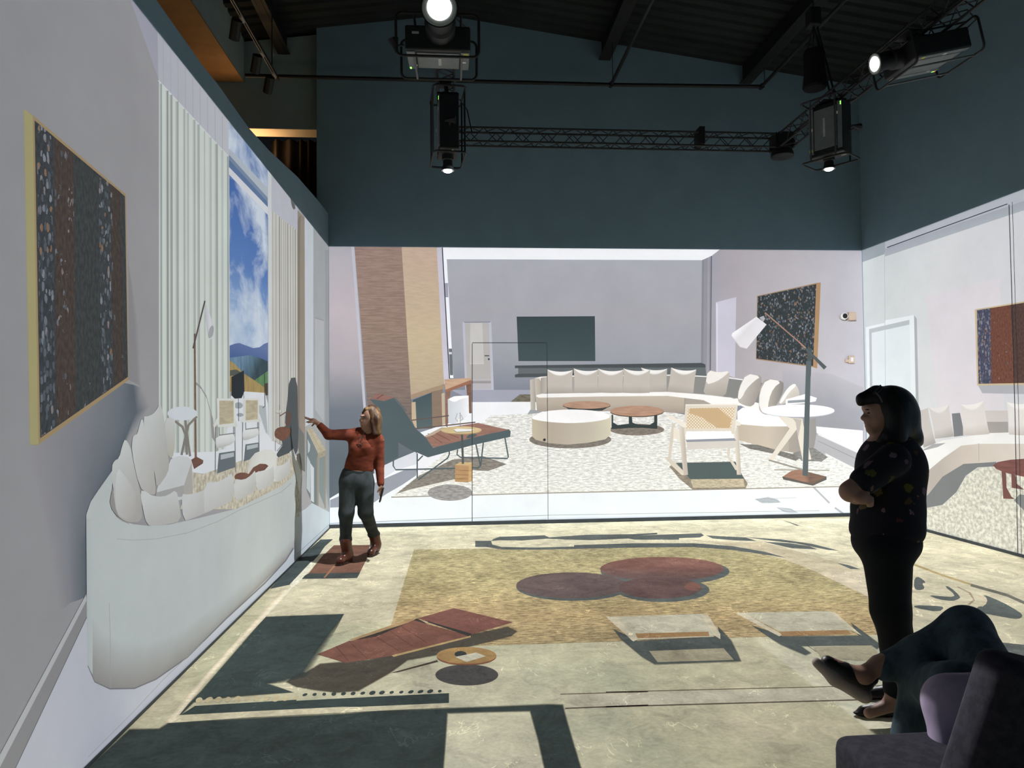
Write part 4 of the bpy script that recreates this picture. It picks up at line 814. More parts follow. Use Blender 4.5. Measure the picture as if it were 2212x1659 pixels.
S.poly(Z('D8', 330, 962, 430, 962, 432, 1060, 345, 1062), C(198, 193, 187)); S.poly(Z('D8', 330, 1010, 430, 1010, 432, 1062, 345, 1062), C(160, 156, 150)); S.poly(Z('D8', 190, 975, 225, 972, 245, 1068, 200, 1074), C(120, 124, 126))
S.poly(Z('D8', 40, 1360, 80, 1300, 150, 1240, 240, 1188, 380, 1170, 380, 1200, 300, 1205, 250, 1240, 210, 1310, 150, 1365, 60, 1382), C(118, 123, 123))
S.grad(Z('D8', 40, 1240, 80, 1225, 155, 1162, 220, 1112, 305, 1102, 640, 1100, 640, 1150, 500, 1165, 370, 1182, 240, 1190, 150, 1245, 90, 1320, 40, 1360), (2030, 1010), (2212, 980), [(0, C(176, 168, 158)), (.4, C(198, 188, 175)), (1, C(206, 198, 186))])
S.poly(Z('D8', 20, 1150, 70, 1130, 150, 1090, 240, 1075, 350, 1058, 640, 1050, 640, 1104, 305, 1104, 230, 1112, 155, 1164, 80, 1226, 20, 1250), C(226, 227, 223)); S.line(Z('D8', 305, 1102, 306, 1180), 1, C(160, 154, 146)); S.poly(Z('D8', 60, 1135, 110, 1105, 165, 1100, 130, 1118), C(160, 162, 162))
SO = S.done()
cushion(WR, 'D8', SO, (28, 962), (88, 950), (122, 1100), (70, 1120), (192, 187, 180), None, (160, 156, 152)); cushion(WR, 'D8', SO, (92, 948), (178, 936), (200, 1072), (118, 1082), (200, 196, 190), (216, 214, 209), (170, 166, 160)); cushion(WR, 'D8', SO, (228, 935), (326, 920), (352, 1062), (238, 1068), (212, 208, 202), (226, 224, 219), (190, 184, 176)); cushion(WR, 'D8', SO, (424, 925), (540, 925), (545, 1068), (434, 1064), (218, 215, 210), (230, 228, 224), (196, 190, 182))
p = Pic(WR, 'pictured_rug', mat='fleece'); p.poly(Z('D8', 20, 1400, 60, 1383, 150, 1366, 210, 1312, 250, 1242, 300, 1207, 380, 1200, 520, 1190, 900, 1190, 900, 1900, 520, 1640, 40, 1480), C(204, 204, 188)); p.done()
p = Pic(WR, 'pictured_coffee_table', mat='wood')
p.poly(Z('D8', 455, 1345, 480, 1320, 560, 1330, 560, 1400, 500, 1390), C(120, 126, 124), 'plain')
for q in ((402, 1215, 422, 1230, 424, 1290, 445, 1330, 460, 1340, 410, 1338), (444, 1230, 462, 1238, 468, 1275, 500, 1300, 446, 1292)): p.poly(Z('D8', *q), C(116, 78, 72), 'plain')
p.poly(Z('D8', 366, 1196, 385, 1182, 440, 1172, 520, 1166, 640, 1164, 640, 1240, 500, 1245, 420, 1228, 380, 1212), C(124, 80, 74)); p.done()
gap_strip('shadow_gap_right', (XR, YN, 0), (XR, YB, 0), (-4, 0, 0), .035)

# ---------------------------------------------------------------- picture on the floor
rf = empty('projected_image', label='projected plan view of rug, tables, lounger and window shadows on concrete floor', cat='projection', group='projected pictures')
WF = Wall(rf, 2, 0.0, (0, 0, 0), (1, 0, 0), (0, 1, 0), (0, 0, 1), XR-.004, YB-.004, umin=XL+.004, vmin=YN, kind='concrete')
p = Pic(WF, 'pictured_sunlit_floor')
p.grad(Z('P', 640, 1120, 1990, 1120, 2212, 1210, 2400, 1300, 1900, 1330, 1000, 1345, 560, 1345), (1200, 1130), (1200, 1330), [(0, C(226, 220, 186)), (.3, C(216, 208, 174)), (1, C(196, 186, 154))])
p.poly(Z('C5', 1530, 398, 1800, 385, 2000, 420, 1990, 700, 1900, 720, 1850, 550), C(206, 192, 162)); p.done()
WF.gain = .84
p = Pic(WF, 'pictured_floor_rug', mat='floorrug')
p.grad(Z('C4', 740, 166)+Z('C5', 0, 242, 800, 236, 1050, 262, 1300, 300, 1530, 398, 1850, 552, 1940, 790, 1400, 797, 850, 812, 0, 840)+Z('C4', 1150, 772, 595, 642), (1300, 1185), (1330, 1385), [(0, C(192, 180, 128)), (.5, C(194, 178, 122)), (.8, C(196, 168, 114)), (1, C(184, 160, 110))]); p.done()
SLT = C(98, 106, 104)
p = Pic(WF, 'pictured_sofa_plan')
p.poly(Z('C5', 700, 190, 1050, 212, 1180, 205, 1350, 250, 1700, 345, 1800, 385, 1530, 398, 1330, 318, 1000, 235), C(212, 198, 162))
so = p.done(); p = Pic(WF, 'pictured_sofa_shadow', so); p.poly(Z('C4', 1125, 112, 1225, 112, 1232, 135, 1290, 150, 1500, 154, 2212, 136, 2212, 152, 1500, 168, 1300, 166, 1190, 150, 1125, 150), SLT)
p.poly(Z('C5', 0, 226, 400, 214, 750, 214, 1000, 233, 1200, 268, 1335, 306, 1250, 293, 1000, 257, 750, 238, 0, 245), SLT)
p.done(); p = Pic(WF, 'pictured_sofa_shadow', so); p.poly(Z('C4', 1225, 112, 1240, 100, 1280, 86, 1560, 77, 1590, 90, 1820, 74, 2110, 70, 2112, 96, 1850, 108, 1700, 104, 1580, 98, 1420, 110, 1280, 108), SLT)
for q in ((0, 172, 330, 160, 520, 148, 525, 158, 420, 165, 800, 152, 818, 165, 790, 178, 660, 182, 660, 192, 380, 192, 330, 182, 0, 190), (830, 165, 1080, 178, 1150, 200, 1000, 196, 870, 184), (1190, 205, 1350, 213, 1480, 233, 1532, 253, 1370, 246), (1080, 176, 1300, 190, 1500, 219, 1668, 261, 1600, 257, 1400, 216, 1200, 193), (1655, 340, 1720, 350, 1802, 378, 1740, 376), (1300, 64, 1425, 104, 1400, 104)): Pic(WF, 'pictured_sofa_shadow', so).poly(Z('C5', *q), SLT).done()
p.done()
p = Pic(WF, 'pictured_coffee_tables_plan')
p.ell('C5', 572, 392, 406, 84, SLT); p.ell('C4', 1740, 402, 358, 87, SLT); p.ell('C5', 560, 508, 292, 76, SLT)
p.grad(ellipse_pts(1240+.34358*553, 1100+.34358*376, .34358*390, .34358*76), (1430, 1203), (1430, 1255), [(0, C(156, 108, 92)), (.5, C(136, 94, 84)), (1, C(112, 92, 88))]); p.ell('C4', 1730, 392, 348, 82, C(112, 94, 90)); p.ell('C5', 540, 495, 262, 68, C(112, 86, 82)); p.poly(Z('C5', 690, 480, 740, 455, 790, 470, 800, 495, 760, 515, 700, 505), C(136, 92, 80), sm=1); p.done()
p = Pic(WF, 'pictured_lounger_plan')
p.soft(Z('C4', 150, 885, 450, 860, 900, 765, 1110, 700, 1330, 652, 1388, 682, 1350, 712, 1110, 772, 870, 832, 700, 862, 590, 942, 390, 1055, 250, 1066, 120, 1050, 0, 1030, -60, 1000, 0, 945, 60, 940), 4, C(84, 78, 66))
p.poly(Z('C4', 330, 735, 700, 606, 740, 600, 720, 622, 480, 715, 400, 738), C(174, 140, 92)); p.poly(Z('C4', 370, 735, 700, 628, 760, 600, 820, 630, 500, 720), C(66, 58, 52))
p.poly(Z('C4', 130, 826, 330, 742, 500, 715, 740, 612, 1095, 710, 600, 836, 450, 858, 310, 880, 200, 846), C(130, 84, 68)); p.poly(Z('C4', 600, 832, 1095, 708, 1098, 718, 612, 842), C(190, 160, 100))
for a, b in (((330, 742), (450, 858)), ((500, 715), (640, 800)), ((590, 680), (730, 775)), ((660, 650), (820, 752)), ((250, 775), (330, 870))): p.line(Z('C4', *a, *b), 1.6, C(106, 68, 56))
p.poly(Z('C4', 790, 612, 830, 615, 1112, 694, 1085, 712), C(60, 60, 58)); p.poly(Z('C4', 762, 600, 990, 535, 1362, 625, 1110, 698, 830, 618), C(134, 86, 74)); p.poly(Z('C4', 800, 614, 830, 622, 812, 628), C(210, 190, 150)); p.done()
p = Pic(WF, 'pictured_side_table_plan')
p.poly(Z('C4', 595, 942, 885, 862, 892, 872, 640, 938), C(86, 74, 60)); p.ell('C4', 1072, 955, 198, 66, C(88, 85, 82)); p.ell('C4', 1070, 840, 188, 55, C(150, 92, 60)); p.ell('C4', 1070, 833, 188, 53, C(182, 142, 80)); p.ell('C4', 1033, 825, 38, 20, C(60, 66, 66)); p.poly(Z('C4', 1000, 842, 1130, 815, 1192, 838, 1070, 874), C(216, 210, 184)); p.done()
for nm, seat, bar, shd, win, arms in (('pictured_armchair_plan', (262, 676, 800, 658, 850, 720, 880, 802, 395, 820, 330, 750), (385, 782, 845, 770, 852, 798, 400, 812), (248, 755, 400, 828, 920, 800, 905, 738, 990, 830, 1032, 915, 1048, 956, 508, 976, 430, 930, 300, 822), (472, 892, 940, 874, 1005, 948, 525, 962), ((200, 676, 265, 675, 400, 820, 372, 832), (790, 655, 842, 665, 920, 785, 920, 818, 880, 792))),
                                    ('pictured_armchair_plan', (1060, 650, 1600, 642, 1750, 762, 1300, 772), (1290, 770, 1720, 760, 1742, 786, 1310, 798), (1112, 728, 1310, 800, 1790, 796, 1740, 714, 1935, 858, 1905, 880, 1870, 856, 1430, 862, 1490, 905, 1455, 918, 1300, 852), (1500, 868, 1870, 858, 1960, 960, 1560, 940), ((1015, 655, 1065, 650, 1310, 790, 1290, 800), (1600, 642, 1640, 648, 1810, 795, 1760, 770)))):
    p = Pic(WF, nm); p.soft(Z('C5', *shd), 4, C(88, 96, 92)); p.poly(Z('C5', *win), C(178, 168, 136)); p.poly(Z('C5', *seat), C(206, 199, 170))
    for a in arms: p.poly(Z('C5', *a), C(220, 207, 174))
    p.poly(Z('C5', *bar), C(176, 134, 82)); p.done()
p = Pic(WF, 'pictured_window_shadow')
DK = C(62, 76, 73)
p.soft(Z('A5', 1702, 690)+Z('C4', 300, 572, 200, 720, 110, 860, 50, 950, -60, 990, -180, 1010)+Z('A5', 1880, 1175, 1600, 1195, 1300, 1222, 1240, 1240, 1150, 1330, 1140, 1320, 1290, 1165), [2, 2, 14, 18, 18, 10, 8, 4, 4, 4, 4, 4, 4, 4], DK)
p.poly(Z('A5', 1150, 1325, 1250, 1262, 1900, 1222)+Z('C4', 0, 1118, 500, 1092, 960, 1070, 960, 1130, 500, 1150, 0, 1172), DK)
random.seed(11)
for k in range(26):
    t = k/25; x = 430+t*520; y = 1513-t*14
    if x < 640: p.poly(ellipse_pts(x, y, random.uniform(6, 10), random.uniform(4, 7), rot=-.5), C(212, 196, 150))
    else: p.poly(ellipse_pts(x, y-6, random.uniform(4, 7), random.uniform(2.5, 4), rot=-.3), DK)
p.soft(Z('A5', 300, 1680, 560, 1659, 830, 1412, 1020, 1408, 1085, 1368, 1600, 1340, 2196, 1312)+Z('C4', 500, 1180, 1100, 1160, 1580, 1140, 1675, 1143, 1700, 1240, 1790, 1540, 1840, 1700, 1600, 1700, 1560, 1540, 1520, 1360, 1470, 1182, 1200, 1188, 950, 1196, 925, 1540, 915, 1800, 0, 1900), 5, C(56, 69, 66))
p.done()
p = Pic(WF, 'pictured_threshold')
p.poly(Z('A5', 1080, 1372, 1130, 1322, 1700, 1292, 2196, 1268)+Z('C4', 500, 1160, 960, 1140, 960, 1160, 500, 1182)+Z('A5', 2196, 1305, 1600, 1336), C(222, 210, 172)); p.strip([Z('A5', 1815, 520, 1500, 860, 1250, 1140, 1060, 1370), Z('A5', 1840, 520, 1520, 860, 1272, 1140, 1090, 1370), Z('A5', 1862, 525, 1538, 866, 1290, 1146, 1110, 1370)], [C(226, 206, 166), C(246, 234, 204), C(226, 206, 170)]); p.line(Z('A5', 1700, 682, 1815, 560, 1960, 400, 2190, 95), 2.5, C(236, 232, 206)); p.done()
p = Pic(WF, 'pictured_cabinet_plan')
p.poly(Z('C1', -10, 1540, 228, 1334, 348, 1330, 268, 1400, 222, 1470, 85, 1620, -60, 1760, -250, 1800), C(74, 86, 86)); p.poly(Z('C4', 220, 140, 466, 138, 455, 170, 440, 232, 400, 312, 75, 320, 140, 236), C(132, 92, 74)); p.poly(Z('C4', 75, 318, 402, 311, 382, 346, 15, 352), C(74, 82, 80)); p.poly(Z('C4', 155, 190, 225, 140, 236, 140, 180, 195), C(232, 228, 200)); p.poly(Z('C4', 95, 242, 142, 236, 66, 318, 0, 388, -30, 410, -40, 385), C(234, 230, 204)); p.line(Z('C4', 240, 270, 175, 345), 3.5, C(170, 120, 84)); p.done()
p = Pic(WF, 'pictured_path_edge')
for q in ((1040, 108, 1080, 98, 1140, 148, 1100, 150, 1130, 195, 1070, 212, 1036, 190), (1140, 245, 1330, 265, 1380, 252, 1280, 172, 1330, 180, 1420, 262, 1400, 282, 1350, 298, 1240, 285), (1040, 330, 1200, 335, 1290, 345, 1240, 388, 1040, 352), (1590, 238, 1750, 300, 1900, 386, 1928, 420, 1890, 445, 1790, 432, 1560, 388, 1545, 345, 1620, 335, 1640, 280)): Pic(WF, 'pictured_tree_shadow').poly(Z('C2', *q), C(96, 104, 100), sm=1).done()
Pic(WF, 'pictured_tree_shadow').poly(Z('C2', 1690, 628, 2000, 660, 2000, 790, 1720, 750), C(100, 104, 100)).done(); p.line(Z('C2', 1040, 0, 1280, 90, 1500, 160), 4, C(190, 166, 104)); p.line(Z('C2', 1500, 165, 1800, 250, 2000, 340), 6, C(120, 118, 104)); p.done(); p = Pic(WF, 'pictured_arc'); p.strip([Z('C2', 1400, 180, 1500, 230, 1535, 290, 1490, 330), Z('C2', 1380, 180, 1480, 230, 1520, 285, 1470, 325)], [C(160, 140, 112), C(190, 168, 136)]); p.done(); Pic(WF, 'pictured_arc').line(Z('C2', 1560, 250, 1620, 290, 1590, 340), 4, C(222, 196, 156)).done()
p = Pic(WF, 'pictured_floor_line')
p.poly(Z('C5', -30, 1165, 1000, 1140, 1940, 1115, 1940, 1190, 1000, 1218, -30, 1250), C(208, 200, 172)); p.line(Z('C4', 1660, 1076, 2212, 1060)+Z('C5', 200, 1150, 1000, 1130, 1940, 1108), 1.6, C(122, 104, 84)); p.line(Z('C4', 1690, 1165, 2212, 1145)+Z('C5', 200, 1243, 1000, 1220, 1900, 1196), 2.4, C(104, 88, 72)); p.done()
gap_strip('shadow_gap_back', (XL, YB, 0), (XR, YB, 0), (0, -4.5, 0), .05)
# ---------------------------------------------------------------- flush door, seams and fittings on the back and right walls
SEAM = solid('dark_seam_gap', (0.025, 0.03, 0.034), 0.8, 0, 0.1, 0.1, 20)
def wallpt(Wl, px, py, off=.0):
    q = Wl.uv(px, py); v = Wl.O+Wl.U*q[0]+Wl.V*q[1]+Wl.N*off; return v
def seam(Wl, pts, w, name, parent, off=.05):
    P_ = [wallpt(Wl, *p_) for p_ in pts]
    for a, b in zip(P_, P_[1:]):
        a, b = Vector(a), Vector(b); d_ = (b-a).normalized(); s_ = d_.cross(Vector(Wl.N))*w/2; o_ = Vector(Wl.N)
        # thin dark slot set just proud of the picture layers
        meshobj(name, [a-s_+o_*off, a+s_+o_*off, b+s_+o_*off, b-s_+o_*off], [(0, 1, 2, 3)], SEAM, parent)
offB, offR = .0006+WB.layer*.00005+.0006, .0006+WR.layer*.00005+.0006
dr = empty('door_1'); dr['kind'] = 'structure'; dr['label'] = 'flush hidden door in the back wall, only its gap and lock showing'
seam(WB, [(1020, 1131), (1020, 742)], .008, 'door_gap', dr, offB); seam(WB, [(1020, 740.5), (1181, 740.5)], .008, 'door_gap', dr, offB); seam(WB, [(1181.5, 741), (1184, 1128)], .006, 'door_gap', dr, offB)
lk_ = wallpt(WB, 1176, 950, offB)
MB().lathe([(.018, 0), (.018, .004), (.012, .006), (.0, .006)], lk_, Matrix.Rotation(math.pi/2, 3, 'X'), 16).build('lock', BLACK, dr)
d2 = empty('panel_joints'); d2['kind'] = 'structure'; d2['label'] = 'tall panel joint lines running down the right wall'  # only joint lines between wall panels, no door here
seam(WR, [(2180, 442), (2186, 640), (2193, 900), (2199, 1196)], .010, 'panel_gap', d2, offR); seam(WR, [(2187, 436), (2193, 640), (2201, 900), (2207, 1198)], .006, 'panel_gap', d2, offR)

CREAM = solid('cream_plastic', (0.55, 0.43, 0.33), 0.5, 0, 0.4, 0.06, 12)
WHITEP = solid('white_plastic', (0.75, 0.74, 0.72), 0.4, 0, 0.4, 0.04, 12)
RX = Matrix.Rotation(math.pi/2, 3, 'X')   # local +z -> world -y
q = wallpt(WB, 1834, 684); cm = empty('security_camera', q, 'small white security camera with square cream mounting box on back wall', 'camera')
MB().box((.02, -.035, 0), (.105, .06, .115), bevel=.008).build('mounting_box', CREAM, cm)
MB().lathe([(.03, 0), (.045, .02), (.052, .05), (.05, .075), (.038, .085)], (-.105, 0, 0), RX, 24).build('housing', WHITEP, cm, True)
MB().lathe([(.036, .08), (.034, .088), (.0, .09)], (-.105, 0, 0), RX, 24).build('lens', BLACK, cm, True)
MB().box((-.05, -.03, 0), (.06, .02, .025), bevel=.004).build('arm', WHITEP, cm)
q = wallpt(WB, 1837, 777); sw = empty('wall_switch', q, 'small cream switch box below the security camera', 'switch')
MB().box((0, -.022, 0), (.088, .035, .105), bevel=.008).build('housing', CREAM, sw); MB().box((.0, -.041, 0), (.04, .01, .06), bevel=.003).build('rocker', WHITEP, sw); MB().box((-.062, -.018, -.018), (.05, .028, .04), bevel=.005).build('conduit_end', CREAM, sw)

# ---------------------------------------------------------------- truss frame
TRM = solid('black_truss_tube', (0.014, 0.015, 0.016), 0.5, 0.2, 0.4, 0.2, 30)
TS = .165; TZ = 4.83; TYB = 8.6; TX0 = on(1, TYB, 966, 300)[0]; TX1 = on(1, TYB, 1690, 300)[0]
def truss(p0, p1, label):
    p0, p1 = Vector(p0), Vector(p1); ax = (p1-p0).normalized(); L_ = (p1-p0).length
    root = empty('lighting_truss', p0, label, 'truss', 'black box trusses of the overhead frame')
    sd = ax.cross(Vector((0, 0, 1))).normalized(); up = Vector((0, 0, 1)); h = TS/2
    cor = [sd*a*h+up*b*h for a, b in ((1, 1), (1, -1), (-1, -1), (-1, 1))]
    for c in cor: MB().tube([c, c+ax*L_], .0125, 8).build('chord', TRM, root, True)
    n = max(2, int(round(L_/.155))); st = L_/n; me = {}
    for f in range(4):
        a, b = cor[f], cor[(f+1) % 4]
        for k in range(n):
            s0, s1 = (a, b) if k % 2 == 0 else (b, a)
            key = (f, k % 2)
            if key not in me:
                o = MB().tube([s0, s1+ax*st], .0055, 6).build('brace', TRM, root, True); me[key] = o.data; o.location = ax*(st*k)
            else: linkmesh('brace', me[key], None, root, ax*(st*k))
    for e in (0, L_):
        MB().box(ax*e, (TS+.03, .012, TS+.03) if abs(ax.y) > .5 else (.012, TS+.03, TS+.03)).build('end_plate', TRM, root)
    return root
truss((TX0+.12, TYB, TZ), (TX1-.12, TYB, TZ), 'black truss running across in front of the back wall')
truss((TX1, TYB-.12, TZ), (TX1, 1.5, TZ), 'black truss running towards the camera along the right wall')
truss((TX0, TYB-.12, TZ), (TX0, 1.5, TZ), 'black truss running overhead towards the camera on the left')
for x, lb in ((TX0, 'black truss corner block behind the left hanging projector'), (TX1, 'black truss corner block above the dome speaker')):
    r = empty('truss_corner', (x, TYB, TZ), lb, 'truss corner', 'corner blocks of the overhead truss')
    MB().box((0, 0, 0), (.2, .2, .2), bevel=.012).build('block', TRM, r)
    for sx in (-.06, .06):
        for sz in (-.06, .06): MB().lathe([(.012, 0), (.012, .008), (.0, .01)], (sx, -.1, sz), RX, 8).build('bolt', solid('steel_bolt', (.25, .26, .27), .35, .8), r)
tie = empty('truss_clamp', on(1, TYB, 1511, 298), 'black coupling plate midway along the back truss', 'clamp')
MB().box((0, 0, 0), (.07, TS+.05, TS+.05), bevel=.006).build('plate', TRM, tie); MB().tube([(0, 0, TS/2), (0, 0, TS/2+.05)], .01).build('bolt', TRM, tie)

# ---------------------------------------------------------------- projectors
PB = solid('projector_black_shell', (0.011, 0.012, 0.014), 0.55, 0, 0.35, 0.15, 25)
PG = solid('projector_grey_panel', (0.16, 0.18, 0.195), 0.55, 0, 0.3, 0.1, 14)
PGL = solid('projector_steel_bar', (0.10, 0.105, 0.11), 0.4, 0.5, 0.4, 0.1, 20)
STK = solid('pale_sticker', (0.7, 0.7, 0.68), 0.6, 0, 0.2, 0.05, 30); STY = solid('yellow_sticker', (0.55, 0.55, 0.1), 0.6, 0, 0.2, 0.05, 30)
LENS = glow('projector_lens_light', (1.0, 0.97, 0.88), 14.0); LEDG = glow('green_status_light', (0.25, 1.0, 0.1), 3.0); LEDR = glow('red_status_light', (1.0, 0.12, 0.05), 2.0)
GLASS = solid('lens_glass_rim', (0.20, 0.22, 0.22), 0.15, 0.2, 0.6, 0.1, 20)
def rrect(w, h, r, n=5):
    o = []
    for cx, cz, a0 in ((w/2-r, h/2-r, 0), (-w/2+r, h/2-r, 90), (-w/2+r, -h/2+r, 180), (w/2-r, -h/2+r, 270)):
        for k in range(n+1):
            a = math.radians(a0+90*k/n); o.append((cx+r*math.cos(a), cz+r*math.sin(a)))
    return o
def projector(loc, M, label, w=.50, l=.46, h=.17, lens_r=.055, lens_l=.14, led='g', lz=0.0):
    """local axes: +Y throws the beam, +Z up; M turns it into place"""
    r = empty('video_projector', loc, label, 'projector', 'projectors hung from the truss'); r.rotation_mode = 'QUATERNION'; r.rotation_quaternion = M.to_quaternion()
    MB().box((0, 0, 0), (w, l, h), bevel=.014, seg=3).build('body', PB, r)
    for sx in (-1, 1): MB().box((sx*(w/2-.05), -l/2-.006, h/2-.02), (.05, .03, .05), bevel=.008).build('handle', PB, r)
    bp = MB().box((0, -.01, -h/2-.003), (w*.66, l*.78, .008), bevel=.002).build('bottom_panel', PG, r)
    MB().box((-.01, -.02, -h/2-.009), (.022, l*.36, .003)).build('maker_mark', solid('light_grey_print', (.42, .43, .44), .6), bp)
    for sx in (-1, 1): MB().box((sx*w*.42, -.01, -h/2-.003), (w*.13, l*.9, .008), bevel=.002).build('side_panel', PG, r)
    MB().box((-w*.43, l*.36, -h/2-.008), (.036, .03, .003)).build('sticker', STY, r); MB().box((-w*.41, -l*.05, -h/2-.008), (.028, .028, .003)).build('sticker', STK, r); MB().box((w*.36, -l*.25, -h/2-.008), (.014, .028, .003)).build('sticker', STK, r)
    MB().box((w*.34, l/2+.001, h*.18), (.05, .003, .016)).build('name_plate', solid('light_grey_print', (.42, .43, .44), .6), r)
    for k in range(7): MB().box((-w*.28, -l/2-.002, -h*.35+k*h*.115), (w*.34, .004, .006)).build('vent_slat', PGL, r)
    for k in range(3): MB().box((w*.46, -l*.44+k*.013, -h/2-.006), (.012, .006, .006)).build('status_light', LEDG if led == 'g' or k else LEDR, r)
    lens = MB().lathe([(lens_r*1.15, 0), (lens_r*1.15, lens_l*.35), (lens_r*.92, lens_l*.4), (lens_r*.95, lens_l*.7), (lens_r*1.3, lens_l*.96), (lens_r*1.34, lens_l), (lens_r*1.2, lens_l)], (-.02, l/2-.01, lz), Matrix.Rotation(-math.pi/2, 3, 'X'), 32).build('lens_barrel', PB, r, True)
    MB().lathe([(lens_r*1.24, 0), (lens_r*1.2, .004), (lens_r*.86, .002)], (-.02, l/2-.01+lens_l, lz), Matrix.Rotation(-math.pi/2, 3, 'X'), 32).build('lens_rim', GLASS, lens, True)
    MB().lathe([(lens_r*.86, 0), (lens_r*.7, .008), (lens_r*.4, .014), (0.001, .016)], (-.02, l/2-.004+lens_l, lz), Matrix.Rotation(-math.pi/2, 3, 'X'), 32).build('lens_glass', LENS, lens, True)
    # rigging frame: a rounded loop at each end, bars between them
    for yy in (-l/2-.05, l/2+.05): MB().tube([(x, yy, z) for x, z in rrect(w+.12, h+.12, .045)], .010, 8, closed=True).build('rigging_loop', BLACK, r, True)
    for sx in (-1, 1):
        for sz in (-1, 1):
            o = MB().tube([(sx*w*.36, -l/2-.05, sz*(h/2+.06)), (sx*w*.36, l/2+.05, sz*(h/2+.06))], .009, 8).build('frame_bar', PGL if sz < 0 else BLACK, r, True)
    MB().tube([(-.1, -l/2-.04, h/2), (-.2, -l/2-.11, h/2+.05), (-.24, -l/2-.02, h/2+.13), (-.1, 0, h/2+.16)], .006, 8).build('power_cable', BLACK, r, True)
    MB().tube([(w/2+.02, l*.1, 0), (w/2+.09, l*.05, .0)], .008, 8).tube([(w/2+.07, l*.05, -.05), (w/2+.085, l*.05, 0), (w/2+.10, l*.05, .05)], .03, 8, rads=[.012, .022, .04]).build('antenna_knob', BLACK, r, True)
    return r
def hanger(root_loc, top, label):
    r = empty('projector_hanger', root_loc, label, 'bracket', 'brackets holding projectors to the truss'); t = Vector(top)-Vector(root_loc)
    MB().tube([(0, 0, 0), t], .022, 10).build('pole', TRM, r, True); MB().box(t, (.12, .12, .05), bevel=.008).build('clamp', TRM, r); MB().box((0, 0, 0), (.2, .2, .02), bevel=.004).build('plate', TRM, r); return r
RZ = lambda a: Matrix.Rotation(a, 3, 'Z')
pa = on(1, 5.36, 947, 104); A_c = (pa[0], 5.36, pa[2])
projector(A_c, RZ(math.pi) @ Matrix.Rotation(-.14, 3, 'X'), 'projector hung level at top centre with grey underside facing down', w=.47, l=.43, h=.17, lens_r=.095, lens_l=.40, lz=.055)
hanger((A_c[0], A_c[1]+.02, A_c[2]+.19), (TX0, A_c[1]+.02, TZ-TS/2), 'bracket over the top centre projector')
pb = on(1, 6.98, 967, 276)
projector((pb[0], 6.98, pb[2]), RZ(-math.pi/2+.1) @ Matrix.Rotation(-math.pi/2, 3, 'X'), 'projector hung upright, lens down, at the left end of the back truss', w=.36, l=.53, h=.185, lens_r=.05, lens_l=.16)
hanger((pb[0], 7.0, pb[2]+.31), (TX0, 7.0, TZ-TS/2), 'bracket over the upright projector left of the back truss')
pc = on(1, 7.18, 1793, 284)
projector((pc[0], 7.18, pc[2]), RZ(-.95) @ Matrix.Rotation(-math.pi/2, 3, 'X'), 'projector hung upright, lens down, near the right corner', w=.36, l=.54, h=.2, lens_r=.05, lens_l=.13)
hanger((pc[0], 7.2, pc[2]+.3), (TX1-.05, 7.2, TZ-TS/2), 'bracket over the upright projector near the right corner')
pd = on(1, 5.85, 1998, 118)
projector((pd[0], 5.85, pd[2]), RZ(math.pi/2) @ Matrix.Rotation(-.22, 3, 'X'), 'projector hung sideways at upper right, lens aimed at left wall', w=.46, l=.5, h=.17, lens_r=.07, lens_l=.24, led='r')
hanger((pd[0]-.1, 5.9, pd[2]+.19), (TX1, 5.9, TZ-TS/2), 'bracket over the sideways projector at upper right')

# ---------------------------------------------------------------- hoist, dome speaker, pipes, track light
hz = 7.4; h0, h1 = on(1, hz, 1760, 192), on(1, hz, 1762, 110)
hr = empty('chain_hoist', (h0[0], hz, h0[2]), 'black chain hoist with its chain bag hanging above the right corner', 'hoist')
hh = h1[2]-h0[2]
MB().lathe([(.112, 0), (.125, .02), (.108, .15), (.112, hh-.04), (.1, hh)], (0, 0, 0), None, 24).build('chain_bag', solid('black_canvas_bag', (.012, .012, .014), .9, 0, .1, .2, 40), hr, True)
for a in (0, 1, 2): MB().tube([(.09*math.cos(a*2.1), .09*math.sin(a*2.1), hh), (0, 0, hh+.28)], .006, 6).build('sling', BLACK, hr)
MB().box((0, 0, hh+.36), (.13, .13, .2), bevel=.02).build('motor', PB, hr); zt = roof_z(h0[0])-.02-h0[2]
zz = hh+.46; ln = []
while zz < zt:
    ln.append(zz); zz += .03
lk0 = None
for i, z_ in enumerate(ln):
    if i < 2: o = MB().tube([(x_*(1 if i == 0 else 0), x_*(1 if i == 1 else 0), y_) for x_, y_ in rrect(.022, .04, .010, 3)], .0035, 6, closed=True).build('chain_link', TRM, hr, True, (0, 0, z_)); lk0 = (lk0 or [])+[o.data]
    else: linkmesh('chain_link', lk0[i % 2], None, hr, (0, 0, z_))
MB().tube([(0, 0, hh+.28), (TX1-h0[0]-.02, 0, TZ+TS/2-h0[2]-.02)], .011, 8).tube([(0.04, 0, hh+.28), (TX1-h0[0]+.03, 0, TZ+TS/2-h0[2]-.02)], .011, 8).build('lifting_sling', BLACK, hr, True)
q = on(1, TYB, 1690, 340); ds = empty('dome_speaker', (q[0], TYB, q[2]), 'black half dome speaker hanging under the truss corner', 'speaker')
MB().lathe([(.128, 0), (.138, .012), (.132, .06), (.105, .1), (.06, .125), (.02, .132)], (0, 0, 0), None, 28).build('dome', PB, ds, True); MB().lathe([(.0, -.012), (.1, -.008), (.128, 0), (.12, .004)][1:], (0, 0, 0), None, 28).build('grille', PB, ds, True); MB().tube([(0, 0, .125), (0, 0, TZ-.1-q[2])], .016, 10).build('stem', TRM, ds, True)
PY = 9.25; pl, pm, pr = on(1, PY, 530, 163), on(1, PY, 1320, 183), on(1, PY, 1645, 187); pz = (pl[2]+pr[2])/2
